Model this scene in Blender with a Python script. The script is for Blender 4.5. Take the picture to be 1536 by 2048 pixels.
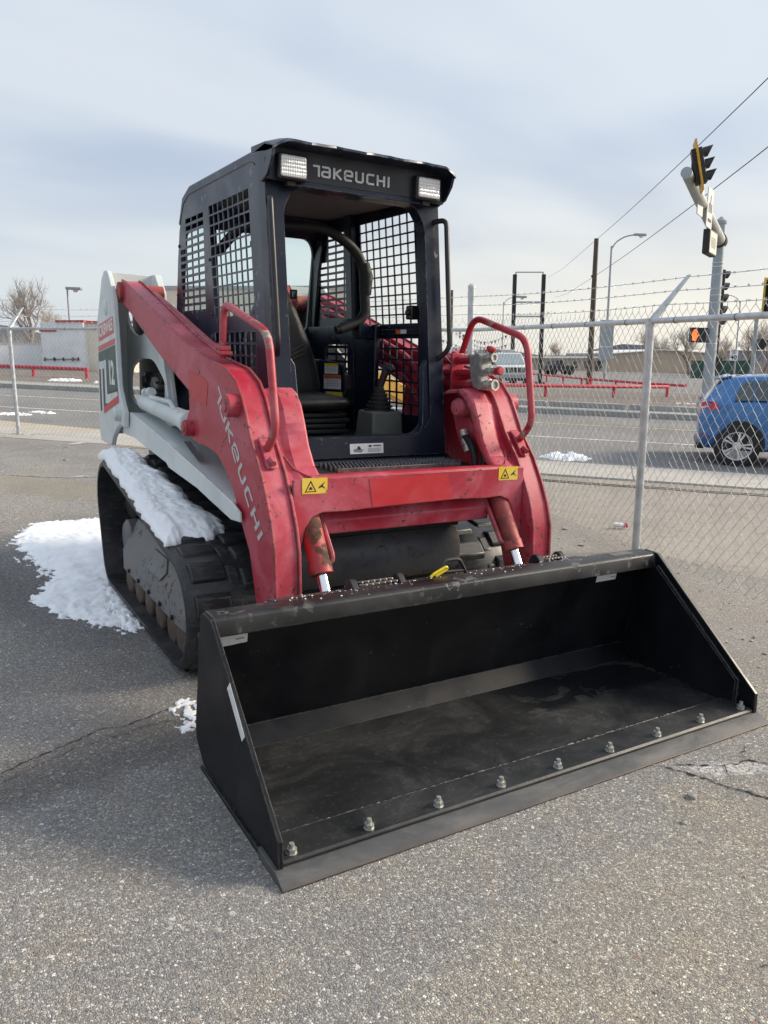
import bpy, bmesh, math, random
from mathutils import Vector, Matrix
from mathutils.geometry import tessellate_polygon
R = math.radians
rnd = random.Random(7)
scene = bpy.context.scene
for o in list(bpy.data.objects): bpy.data.objects.remove(o)
COL = scene.collection

# ------------------------------------------------------------------ camera
CAM = Vector((-1.8154, -4.4893, 1.4376))
PITCH, ROLL, YAW = R(11.442), R(1.695), R(30.80)
f0 = Vector((math.sin(YAW), math.cos(YAW), 0)); r0 = Vector((math.cos(YAW), -math.sin(YAW), 0)); u0 = Vector((0, 0, 1))
fw = f0*math.cos(PITCH) - u0*math.sin(PITCH)
up = f0*math.sin(PITCH) + u0*math.cos(PITCH)
rr = r0*math.cos(ROLL) + up*math.sin(ROLL)
uu = up*math.cos(ROLL) - r0*math.sin(ROLL)
cd = bpy.data.cameras.new('camera'); cam = bpy.data.objects.new('camera', cd); COL.objects.link(cam)
cam.matrix_world = Matrix(((rr.x, uu.x, -fw.x, CAM.x), (rr.y, uu.y, -fw.y, CAM.y), (rr.z, uu.z, -fw.z, CAM.z), (0, 0, 0, 1)))
cd.sensor_fit = 'VERTICAL'; cd.sensor_height = 24; cd.sensor_width = 18; cd.lens = 24*1555.0/2048
cd.clip_start = 0.05; cd.clip_end = 3000
scene.camera = cam
# true vertical (the lot falls away to the right by about 1.7 degrees)
UPV = (uu*math.cos(PITCH) - fw*math.sin(PITCH)).normalized()

# ------------------------------------------------------------------ light
SUN_TO = (Vector((0.859, -0.512, 0))*0.97 + Vector((0.512, 0.859, 0))*0.25).normalized()   # horizontal direction towards the sun
SUN_EL = R(28)
sun_dir = SUN_TO*math.cos(SUN_EL) + Vector((0, 0, math.sin(SUN_EL)))
sd = bpy.data.lights.new('sun', 'SUN'); sd.energy = 4.3; sd.angle = R(20); sd.color = (1.0, 0.87, 0.70)
sun = bpy.data.objects.new('sun', sd); COL.objects.link(sun)
sun.rotation_euler = sun_dir.to_track_quat('Z', 'Y').to_euler()
world = bpy.data.worlds.new('World'); scene.world = world; world.use_nodes = True
wn = world.node_tree; wn.nodes.clear()
def WN(t, **k):
    n = wn.nodes.new(t)
    for a, b in k.items(): setattr(n, a, b)
    return n
wl = wn.links.new
def wmath(op, a, b=None):
    n = WN('ShaderNodeMath', operation=op)
    for i, x in enumerate((a, b)):
        if x is None: continue
        if isinstance(x, (int, float)): n.inputs[i].default_value = x
        else: wl(x, n.inputs[i])
    return n.outputs[0]
def wmix(f, a, b):
    n = WN('ShaderNodeMix', data_type='RGBA')
    if isinstance(f, (int, float)): n.inputs[0].default_value = f
    else: wl(f, n.inputs[0])
    for i, x in ((6, a), (7, b)):
        if isinstance(x, tuple): n.inputs[i].default_value = x + (1,)
        else: wl(x, n.inputs[i])
    return n.outputs[2]
def wramp(x, lo, hi):
    n = WN('ShaderNodeMapRange', interpolation_type='SMOOTHSTEP'); wl(x, n.inputs[0])
    n.inputs[1].default_value = lo; n.inputs[2].default_value = hi
    return n.outputs[0]
sky = WN('ShaderNodeTexSky', sky_type='NISHITA', sun_disc=False)
sky.sun_elevation = SUN_EL; sky.sun_rotation = math.atan2(SUN_TO.x, SUN_TO.y); sky.air_density = 1.2; sky.dust_density = 2.0
bg1 = WN('ShaderNodeBackground'); wl(sky.outputs[0], bg1.inputs[0]); bg1.inputs[1].default_value = 0.11
tc = WN('ShaderNodeTexCoord')
sx = WN('ShaderNodeSeparateXYZ'); wl(tc.outputs['Generated'], sx.inputs[0])
zc = wmath('MAXIMUM', sx.outputs[2], 0.0)
den = wmath('ADD', zc, 0.16)
cmb = WN('ShaderNodeCombineXYZ'); wl(wmath('DIVIDE', sx.outputs[0], den), cmb.inputs[0]); wl(wmath('DIVIDE', sx.outputs[1], den), cmb.inputs[1])
def wnoise(scale, det, rough, dist, sc):
    m = WN('ShaderNodeMapping'); wl(cmb.outputs[0], m.inputs[0]); m.inputs['Rotation'].default_value = (0, 0, R(-38)); m.inputs['Scale'].default_value = sc; m.inputs['Location'].default_value = (3.3, 1.2, 0)
    n = WN('ShaderNodeTexNoise'); wl(m.outputs[0], n.inputs[0]); n.inputs['Scale'].default_value = scale; n.inputs['Detail'].default_value = det; n.inputs['Roughness'].default_value = rough; n.inputs['Distortion'].default_value = dist
    return n.outputs[0]
n1 = wnoise(0.62, 2, 0.4, 0.25, (1.0, 1.5, 1)); n2 = wnoise(1.6, 3, 0.45, 0.2, (0.8, 1.5, 1))
cl = wmath('ADD', wmath('MULTIPLY', n1, 0.72), wmath('MULTIPLY', n2, 0.28))
shade = wramp(cl, 0.34, 0.60)
ccol = wmix(shade, (0.375, 0.44, 0.56), (0.565, 0.61, 0.665))
# milky band towards the horizon, creamier on the sun's side
dt = WN('ShaderNodeVectorMath', operation='DOT_PRODUCT'); wl(tc.outputs['Generated'], dt.inputs[0]); dt.inputs[1].default_value = tuple(SUN_TO)
warm = wramp(dt.outputs['Value'], -0.25, 0.75)
hor = WN('ShaderNodeMapRange', interpolation_type='SMOOTHSTEP'); wl(sx.outputs[2], hor.inputs[0])
hor.inputs[1].default_value = 0.0; hor.inputs[2].default_value = 0.27; hor.inputs[3].default_value = 1.0; hor.inputs[4].default_value = 0.0
hcol = wmix(warm, (0.60, 0.645, 0.68), (0.88, 0.82, 0.69))
ccol = wmix(wmath('MULTIPLY', hor.outputs[0], 0.8), ccol, hcol)
# an overcast sky is brighter overhead than at its rim
gain = wmath('ADD', 1.0, wmath('MULTIPLY', zc, 0.25))
bg2 = WN('ShaderNodeBackground'); wl(ccol, bg2.inputs[0]); wl(gain, bg2.inputs[1])
mxs = WN('ShaderNodeMixShader'); mxs.inputs[0].default_value = 0.86
wl(bg1.outputs[0], mxs.inputs[1]); wl(bg2.outputs[0], mxs.inputs[2])
wo = WN('ShaderNodeOutputWorld'); wl(mxs.outputs[0], wo.inputs[0])
scene.view_settings.view_transform = 'Standard'; scene.view_settings.look = 'None'
scene.view_settings.exposure = 0.36; scene.view_settings.gamma = 1.0; scene.view_settings.use_curve_mapping = False

# ------------------------------------------------------------------ materials
class NT:
    def __init__(s, name):
        s.m = bpy.data.materials.new(name); s.m.use_nodes = True; s.t = s.m.node_tree; s.t.nodes.clear()
        s.b = s.n('ShaderNodeBsdfPrincipled'); s.o = s.n('ShaderNodeOutputMaterial'); s.l(s.b.outputs[0], s.o.inputs[0])
        s.tc = s.n('ShaderNodeTexCoord')
    def n(s, t, **k):
        n = s.t.nodes.new(t)
        for a, b in k.items(): setattr(n, a, b)
        return n
    def l(s, a, b): s.t.links.new(a, b)
    def put(s, x, sock):
        if isinstance(x, (int, float)): sock.default_value = x
        elif isinstance(x, tuple): sock.default_value = x + (1,) if len(x) == 3 and len(sock.default_value) == 4 else x
        else: s.l(x, sock)
    def mth(s, op, a, b=None):
        n = s.n('ShaderNodeMath', operation=op); s.put(a, n.inputs[0])
        if b is not None: s.put(b, n.inputs[1])
        return n.outputs[0]
    def mul(s, a, b): return s.mth('MULTIPLY', a, b)
    def mix(s, f, a, b):
        n = s.n('ShaderNodeMix', data_type='RGBA'); s.put(f, n.inputs[0]); s.put(a, n.inputs[6]); s.put(b, n.inputs[7]); return n.outputs[2]
    def noise(s, scale, det=4, rough=0.55, dist=0.0, sc=(1, 1, 1), loc=(0, 0, 0), rot=(0, 0, 0)):
        m = s.n('ShaderNodeMapping'); s.l(s.tc.outputs['Object'], m.inputs[0]); m.inputs['Scale'].default_value = sc; m.inputs['Location'].default_value = loc; m.inputs['Rotation'].default_value = rot
        n = s.n('ShaderNodeTexNoise'); s.l(m.outputs[0], n.inputs[0]); n.inputs['Scale'].default_value = scale; n.inputs['Detail'].default_value = det
        n.inputs['Roughness'].default_value = rough; n.inputs['Distortion'].default_value = dist
        return n.outputs[0]
    def vor(s, scale, feat='F1', rand=1.0, sc=(1, 1, 1)):
        m = s.n('ShaderNodeMapping'); s.l(s.tc.outputs['Object'], m.inputs[0]); m.inputs['Scale'].default_value = sc
        n = s.n('ShaderNodeTexVoronoi', feature=feat); s.l(m.outputs[0], n.inputs['Vector']); n.inputs['Scale'].default_value = scale; n.inputs['Randomness'].default_value = rand
        return n
    def ramp(s, x, lo, hi, a=0.0, b=1.0):
        n = s.n('ShaderNodeMapRange', interpolation_type='SMOOTHSTEP'); s.put(x, n.inputs[0])
        for i, v in enumerate((lo, hi, a, b)): n.inputs[i+1].default_value = v
        return n.outputs[0]
    def edge(s, r, lo, hi):
        bv = s.n('ShaderNodeBevel', samples=4); bv.inputs[0].default_value = r
        ge = s.n('ShaderNodeNewGeometry'); d = s.n('ShaderNodeVectorMath', operation='DOT_PRODUCT')
        s.l(bv.outputs[0], d.inputs[0]); s.l(ge.outputs['Normal'], d.inputs[1])
        return s.ramp(d.outputs['Value'], hi, lo)
    def bump(s, h, st, dist=0.01):
        n = s.n('ShaderNodeBump'); n.inputs['Strength'].default_value = st; n.inputs['Distance'].default_value = dist; s.l(h, n.inputs['Height']); s.l(n.outputs[0], s.b.inputs['Normal'])
    def set(s, col=None, rough=None, metal=None, spec=None, coat=None):
        if col is not None: s.put(col, s.b.inputs['Base Color'])
        if rough is not None: s.put(rough, s.b.inputs['Roughness'])
        if metal is not None: s.put(metal, s.b.inputs['Metallic'])
        if spec is not None: s.put(spec, s.b.inputs['Specular IOR Level'])
        if coat is not None: s.put(coat, s.b.inputs['Coat Weight'])
        return s.m
MATS = {}
def plain(name, col, rough=0.5, metal=0.0, var=0.12, scale=9.0, spec=0.5, bump=0.0):
    """a plain surface with slight unevenness of tone and gloss"""
    if name in MATS: return MATS[name]
    t = NT(name); a = t.noise(scale, 5, 0.6); lo = tuple(c*(1-var) for c in col); hi = tuple(min(1, c*(1+var)) for c in col)
    m = t.set(t.mix(t.ramp(a, 0.3, 0.7), lo, hi), t.ramp(a, 0.25, 0.75, max(0.02, rough-0.07), min(1, rough+0.09)), metal, spec)
    if bump: t.bump(t.noise(scale*14, 3), bump, 0.004)
    MATS[name] = m; return m
def paint(name, col, faded, chip, rough=0.4, chips=0.62, edge_w=0.006, fade=(0.42, 0.68), dirt=None, chip_scale=26, edge_noise=(0.42, 0.62), spec=0.5):
    """weathered machine paint: chalky fading, rust chips, worn edges"""
    if name in MATS: return MATS[name]
    t = NT(name)
    fd = t.noise(2.6, 6, 0.62, 0.6); fine = t.noise(60, 4, 0.6)
    c = t.mix(t.mul(t.ramp(fd, fade[0], fade[1]), t.ramp(fine, 0.2, 0.8, 0.6, 1.0)), col, faded)
    scr = t.noise(9, 5, 0.65, 2.2, (1, 1, 0.35)); line = t.ramp(t.mth('ABSOLUTE', t.mth('SUBTRACT', scr, 0.5)), 0.0, 0.006, 1, 0)
    c = t.mix(t.mul(line, 0.28), c, faded)
    if dirt:
        dn = t.noise(5, 6, 0.65, 0.3, (1, 1, 0.4)); c = t.mix(t.ramp(dn, 0.5, 0.78, 0, 0.55), c, dirt)
    cn = t.noise(chip_scale, 6, 0.62); big = t.noise(3.1, 3, 0.5, loc=(4, 2, 1))
    ch = t.mul(t.ramp(cn, chips, chips+0.025), t.ramp(big, 0.42, 0.6))
    ed = t.mul(t.edge(edge_w, 0.9, 0.985), t.ramp(t.noise(22, 5, 0.65), edge_noise[0], edge_noise[1]))
    msk = t.mth('MAXIMUM', ch, ed)
    rust = t.mix(t.ramp(t.noise(38, 4), 0.35, 0.65), chip, tuple(x*0.45 for x in chip))
    c = t.mix(msk, c, rust)
    rg = t.mth('ADD', t.ramp(fd, 0.3, 0.7, rough-0.08, rough+0.14), t.mul(msk, 0.3))
    t.set(c, rg, 0.0, spec)
    t.bump(t.mth('SUBTRACT', t.mul(t.noise(140, 3), 0.15), msk), 0.25, 0.002)
    MATS[name] = t.m; return t.m

M = {}
M['red'] = paint('red_paint', (0.385, 0.015, 0.037), (0.53, 0.14, 0.185), (0.15, 0.09, 0.06), 0.43, chips=0.60, chip_scale=38, edge_w=0.014, fade=(0.40, 0.68), edge_noise=(0.40, 0.56))
M['redpatch'] = paint('fresh_red_paint', (0.49, 0.018, 0.028), (0.52, 0.06, 0.075), (0.15, 0.09, 0.06), 0.42, chips=0.70)
M['redrust'] = paint('rusty_red_paint', (0.40, 0.022, 0.035), (0.30, 0.09, 0.07), (0.10, 0.05, 0.03), 0.5, chips=0.50, chip_scale=14)
M['guard'] = paint('worn_red_rail_paint', (0.36, 0.014, 0.03), (0.48, 0.12, 0.14), (0.42, 0.38, 0.32), 0.42, chips=0.535, edge_w=0.003, chip_scale=13)
M['navy'] = paint('navy_paint', (0.005, 0.009, 0.022), (0.017, 0.024, 0.045), (0.13, 0.15, 0.18), 0.30, chips=0.66, fade=(0.5, 0.8), edge_w=0.009, spec=0.36)
M['navyworn'] = paint('worn_navy_paint', (0.007, 0.012, 0.029), (0.034, 0.046, 0.078), (0.22, 0.25, 0.32), 0.33, chips=0.585, chip_scale=16, edge_w=0.012)
M['white'] = paint('pale_grey_paint', (0.66, 0.71, 0.70), (0.58, 0.63, 0.63), (0.05, 0.045, 0.04), 0.42, chips=0.70, edge_w=0.006, edge_noise=(0.53, 0.60), dirt=(0.44, 0.45, 0.43))
M['bucket'] = paint('black_bucket_paint', (0.0032, 0.0038, 0.0055), (0.009, 0.010, 0.012), (0.085, 0.085, 0.083), 0.36, chips=0.665, chip_scale=45, edge_w=0.008, dirt=(0.014, 0.015, 0.017), edge_noise=(0.34, 0.56), spec=0.28)
M['frame'] = paint('muddy_track_frame', (0.135, 0.145, 0.155), (0.20, 0.185, 0.17), (0.12, 0.06, 0.03), 0.48, chips=0.56, dirt=(0.17, 0.12, 0.08), edge_w=0.012)
M['belly'] = paint('muddy_navy_belly', (0.075, 0.085, 0.10), (0.15, 0.15, 0.145), (0.13, 0.085, 0.055), 0.45, chips=0.57, dirt=(0.17, 0.135, 0.10))
M['chrome'] = plain('chrome_rod', (0.82, 0.84, 0.86), 0.12, 1.0, 0.03)
M['zinc'] = plain('zinc_bolt', (0.46, 0.46, 0.42), 0.42, 0.6, 0.2, 60)
M['alu'] = plain('cast_aluminium', (0.23, 0.24, 0.23), 0.6, 0.2, 0.2, 30, bump=0.2)
M['wire'] = plain('dull_fence_wire', (0.40, 0.41, 0.41), 0.6, 0.25, 0.12, 14)
M['rust'] = plain('rusty_steel', (0.10, 0.072, 0.055), 0.7, 0.2, 0.35, 30)
M['galv'] = plain('galvanised_steel', (0.50, 0.53, 0.56), 0.42, 0.6, 0.14, 14)
M['blackrub'] = plain('black_rubber', (0.011, 0.012, 0.013), 0.62, 0, 0.3, 20)
M['dark'] = plain('dark_void_metal', (0.012, 0.013, 0.015), 0.6, 0, 0.3, 8)
M['vinyl'] = plain('black_vinyl', (0.020, 0.021, 0.022), 0.46, 0, 0.2, 12, bump=0.15)
M['plastic'] = plain('black_plastic', (0.018, 0.018, 0.02), 0.42, 0, 0.2, 20)
M['olive'] = plain('olive_grey_plastic', (0.098, 0.104, 0.092), 0.55, 0, 0.12, 12)
M['liner'] = plain('brown_grey_headliner', (0.11, 0.10, 0.095), 0.8, 0, 0.15, 6)
M['whitepr'] = plain('white_sticker', (0.72, 0.74, 0.74), 0.4, 0, 0.06, 20)
M['silverpr'] = plain('silver_lettering', (0.52, 0.53, 0.53), 0.35, 0.0, 0.10, 30)
M['yellowpr'] = paint('scuffed_yellow_sticker', (0.78, 0.52, 0.015), (0.74, 0.55, 0.12), (0.20, 0.06, 0.04), 0.45, chips=0.60, chip_scale=34)
M['orangepr'] = plain('orange_print', (0.62, 0.12, 0.02), 0.45)
M['blackpr'] = plain('black_print', (0.018, 0.018, 0.02), 0.45)
M['greypr'] = plain('grey_print', (0.25, 0.26, 0.27), 0.5)
M['redpr'] = plain('red_print', (0.55, 0.035, 0.05), 0.45)
M['pinkpr'] = plain('faded_red_print', (0.58, 0.13, 0.13), 0.5)
M['greenpr'] = plain('dark_green_print', (0.05, 0.10, 0.085), 0.5)
M['yellowtie'] = plain('yellow_plastic', (0.72, 0.55, 0.02), 0.4)
M['grip'] = plain('worn_steel_grip', (0.10, 0.10, 0.105), 0.45, 0.6, 0.4, 30)
M['steelbar'] = plain('bare_grey_steel', (0.17, 0.16, 0.155), 0.5, 0.4, 0.3, 25)

def mk_track():
    t = NT('track_rubber'); n = t.noise(7, 6, 0.65); f = t.noise(55, 4, 0.6, sc=(0.25, 1, 1))
    c = t.mix(t.ramp(n, 0.42, 0.72), (0.013, 0.014, 0.016), (0.040, 0.039, 0.040)); c = t.mix(t.ramp(f, 0.5, 0.75, 0, 0.6), c, (0.075, 0.076, 0.08))
    t.set(c, t.ramp(n, 0.3, 0.7, 0.36, 0.6)); t.bump(f, 0.25, 0.004); return t.m
M['track'] = mk_track()
def mk_snow(name, dirty):
    t = NT(name); n = t.noise(40, 5, 0.65); big = t.noise(6, 4); 
    c = t.mix(t.ramp(big, 0.45, 0.8, 0, dirty), (0.95, 0.965, 0.985), (0.70, 0.70, 0.69))
    t.set(c, 0.6); t.b.inputs['Subsurface Weight'].default_value = 0.25; t.b.inputs['Subsurface Radius'].default_value = (0.02, 0.022, 0.026); t.b.inputs['Subsurface Scale'].default_value = 0.5
    t.bump(t.mth('ADD', n, t.mul(t.noise(170, 3, 0.7), 0.6)), 0.4, 0.005); return t.m
M['snow'] = mk_snow('snow', 0.12); M['snowd'] = mk_snow('icy_snow', 0.45)

def mk_asphalt():
    t = NT('old_asphalt')
    # two sizes of exposed aggregate in dark binder
    wv = t.n('ShaderNodeTexNoise'); t.l(t.tc.outputs['Object'], wv.inputs[0]); wv.inputs['Scale'].default_value = 70; wv.inputs['Detail'].default_value = 2
    va = t.n('ShaderNodeVectorMath', operation='MULTIPLY_ADD'); t.l(wv.outputs['Color'], va.inputs[0]); va.inputs[1].default_value = (0.007, 0.007, 0); t.l(t.tc.outputs['Object'], va.inputs[2])
    def vor(sc, feat):
        n = t.n('ShaderNodeTexVoronoi', feature=feat, voronoi_dimensions='2D'); t.l(va.outputs[0], n.inputs['Vector']); n.inputs['Scale'].default_value = sc; return n
    def stones(sc, present):
        f = vor(sc, 'F1'); e = vor(sc, 'DISTANCE_TO_EDGE')
        sp = t.n('ShaderNodeSeparateColor'); t.l(f.outputs['Color'], sp.inputs[0])
        cr = t.n('ShaderNodeValToRGB'); t.l(sp.outputs[0], cr.inputs[0]); cr.color_ramp.interpolation = 'CONSTANT'
        els = [(0, (.19, .19, .19)), (.14, (.28, .27, .26)), (.32, (.37, .35, .315)), (.46, (.24, .23, .225)), (.56, (.43, .405, .36)), (.72, (.35, .305, .25)), (.80, (.54, .51, .46)), (.90, (.74, .715, .66)), (.98, (.30, .20, .155))]
        while len(cr.color_ramp.elements) < len(els): cr.color_ramp.elements.new(0.5)
        for el, (p, c) in zip(cr.color_ramp.elements, els): el.position = p; el.color = c + (1,)
        mask = t.mul(t.ramp(e.outputs['Distance'], 0.04, 0.16), t.mth('LESS_THAN', sp.outputs[1], present))
        return cr.outputs[0], mask, e.outputs['Distance']
    c1, m1, d1 = stones(140, 0.66); c2, m2, d2 = stones(300, 0.8); c3, m3, d3 = stones(76, 0.05)
    big = t.noise(0.5, 5, 0.6, 0.5); mid = t.noise(2.4, 6, 0.62, 0.4); fine = t.noise(420, 2, 0.5)
    bind = t.mix(t.ramp(fine, 0.3, 0.7), (0.115, 0.110, 0.104), (0.225, 0.213, 0.195))
    c = t.mix(t.mul(m2, 0.85), bind, c2); c = t.mix(t.mul(m1, 0.9), c, c1); c = t.mix(t.mul(m3, 0.9), c, c3)
    # tan dust and darker, dirtier areas
    def tint(c, f, col):
        k = t.n('ShaderNodeMix', data_type='RGBA', blend_type='MULTIPLY'); t.put(f, k.inputs[0]); t.l(c, k.inputs[6]); k.inputs[7].default_value = col + (1,); return k.outputs[2]
    c = tint(c, t.ramp(mid, 0.42, 0.75), (1.10, 1.05, 0.97)); c = t.mix(t.mul(t.ramp(mid, 0.5, 0.8), 0.08), c, (0.37, 0.33, 0.27))
    dk = t.n('ShaderNodeMix', data_type='RGBA', blend_type='MULTIPLY'); t.put(t.ramp(big, 0.42, 0.66, 0.0, 0.45), dk.inputs[0]); t.l(c, dk.inputs[6]); dk.inputs[7].default_value = (0.58, 0.58, 0.60, 1); c = dk.outputs[2]
    def patch(cx, cy, rx, ry, rot, sc=5, amp=0.9):
        mp = t.n('ShaderNodeMapping', vector_type='TEXTURE'); t.l(t.tc.outputs['Object'], mp.inputs[0]); mp.inputs['Location'].default_value = (cx, cy, 0); mp.inputs['Rotation'].default_value = (0, 0, rot); mp.inputs['Scale'].default_value = (rx, ry, 1)
        ln = t.n('ShaderNodeVectorMath', operation='LENGTH'); t.l(mp.outputs[0], ln.inputs[0])
        return t.ramp(t.mth('ADD', ln.outputs['Value'], t.mul(t.mth('SUBTRACT', t.noise(sc, 6, 0.7), 0.5), amp*2)), 0.55, 1.05, 1, 0)
    # dirt washed along the long crack at the left, wheel dust at the back, white salt at the right-hand crack
    dirt = t.mul(patch(-1.25, -1.78, 0.8, 0.22, R(12), 9, 0.55), 0.6)
    c = tint(c, dirt, (0.50, 0.48, 0.46))
    c = t.mix(t.mul(patch(-0.9, 4.2, 3.2, 0.5, R(-50), 3), 0.45), c, (0.30, 0.26, 0.18))
    c = t.mix(t.mul(patch(-1.05, -1.5, 0.5, 0.12, R(15), 8, 0.5), 0.3), c, (0.27, 0.24, 0.19))
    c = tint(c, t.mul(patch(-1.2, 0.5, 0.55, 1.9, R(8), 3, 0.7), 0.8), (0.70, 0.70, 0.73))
    salt = t.mul(patch(0.62, -2.92, 0.20, 0.055, R(-24), 14, 0.7), t.ramp(t.noise(60, 4, 0.7), 0.42, 0.58))
    c = t.mix(salt, c, (0.66, 0.65, 0.63))
    c = t.mix(t.mul(patch(2.4, -0.9, 1.1, 2.6, R(-10), 2.5), 0.28), c, (0.36, 0.33, 0.28))
    c = tint(c, t.mul(patch(-0.6, -3.5, 1.5, 0.45, R(18), 2.2, 0.8), 0.8), (1.13, 1.09, 1.0))
    c = t.mix(t.mul(patch(0.5, -3.4, 0.5, 0.16, R(-35), 3.5, 0.8), 0.0), c, (0.14, 0.137, 0.135))
    c = t.mix(t.mul(patch(-1.3, -2.9, 0.35, 0.14, R(30), 4, 0.8), 0.0), c, (0.13, 0.13, 0.135))
    c = tint(c, 1.0, (1.19, 1.21, 1.25))
    t.set(c, t.ramp(mid, 0.3, 0.7, 0.75, 0.95), 0, 0.3)
    h = t.mth('ADD', t.mul(t.ramp(d1, 0, 0.35), m1), t.mul(t.mul(t.ramp(d2, 0, 0.4), m2), 0.45)); h = t.mth('ADD', h, t.mul(fine, 0.25)); h = t.mth('ADD', h, t.mul(m3, 0.5))
    t.bump(h, 0.8, 0.006); return t.m
M['asphalt'] = mk_asphalt()
def mk_ground(name, c0, c1, c2, sc=60, big=0.8, bump=0.5, line=None):
    t = NT(name); n = t.noise(big, 6, 0.65, 0.3); f = t.noise(sc, 5, 0.7); g = t.noise(sc*0.18, 5, 0.65)
    c = t.mix(t.ramp(n, 0.3, 0.7), c0, c1); c = t.mix(t.ramp(f, 0.5, 0.72, 0, 0.8), c, c2)
    c = t.mix(t.ramp(g, 0.5, 0.7, 0, 0.35), c, tuple(x*0.6 for x in c0)); t.set(c, 0.9, 0, 0.2); t.bump(f, bump, 0.01); return t.m
M['gravel'] = mk_ground('dusty_gravel_verge', (0.25, 0.228, 0.20), (0.33, 0.30, 0.265), (0.46, 0.43, 0.385), 45)
M['verge'] = mk_ground('stony_verge', (0.15, 0.13, 0.115), (0.21, 0.185, 0.16), (0.30, 0.27, 0.245), 12)
M['road'] = mk_ground('road_asphalt', (0.185, 0.18, 0.176), (0.235, 0.23, 0.224), (0.26, 0.255, 0.25), 30, 0.35, 0.2)
M['concrete'] = mk_ground('pale_concrete', (0.40, 0.38, 0.35), (0.47, 0.45, 0.41), (0.52, 0.50, 0.46), 40, 1.3, 0.15)
M['kerb'] = mk_ground('kerb_concrete', (0.30, 0.30, 0.285), (0.37, 0.37, 0.35), (0.42, 0.42, 0.40), 30, 1.3, 0.15)
M['rwhite'] = plain('road_paint_white', (0.62, 0.61, 0.58), 0.7, 0, 0.25, 4)
M['ryellow'] = plain('road_paint_yellow', (0.52, 0.44, 0.26), 0.7, 0, 0.25, 4)
M['crack'] = plain('crack_shadowed_soil', (0.022, 0.02, 0.018), 0.95, 0, 0.4, 30)
def mk_glass(name, tint, rough=0.03):
    t = NT(name); t.set(tint, rough); t.b.inputs['Transmission Weight'].default_value = 1.0; t.b.inputs['IOR'].default_value = 1.05; return t.m
M['glass'] = mk_glass('clear_window_glass', (0.86, 0.96, 0.95), 0.06)
M['carglass'] = plain('dark_car_glass', (0.075, 0.09, 0.09), 0.05, 0, 0.1, 3)
def mk_emit(name, col, st):
    t = NT(name); t.set(col, 0.4); t.put(col, t.b.inputs['Emission Color']); t.b.inputs['Emission Strength'].default_value = st; return t.m
M['handlit'] = mk_emit('lit_orange_hand', (1.0, 0.10, 0.015), 2.2)
def mk_lens():
    t = NT('ribbed_lamp_glass'); w = t.n('ShaderNodeTexWave', wave_type='BANDS', bands_direction='X'); t.l(t.tc.outputs['Object'], w.inputs[0]); w.inputs['Scale'].default_value = 38; w.inputs['Distortion'].default_value = 1.0
    w2 = t.n('ShaderNodeTexWave', wave_type='BANDS', bands_direction='Z'); t.l(t.tc.outputs['Object'], w2.inputs[0]); w2.inputs['Scale'].default_value = 20
    h = t.mth('ADD', w.outputs['Fac'], w2.outputs['Fac']); c = t.mix(t.ramp(h, 0.4, 1.7), (0.58, 0.59, 0.59), (0.82, 0.83, 0.82)); t.set(c, 0.12, 0.1, 0.8); t.bump(h, 0.4, 0.003); return t.m
M['lens'] = mk_lens()
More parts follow.
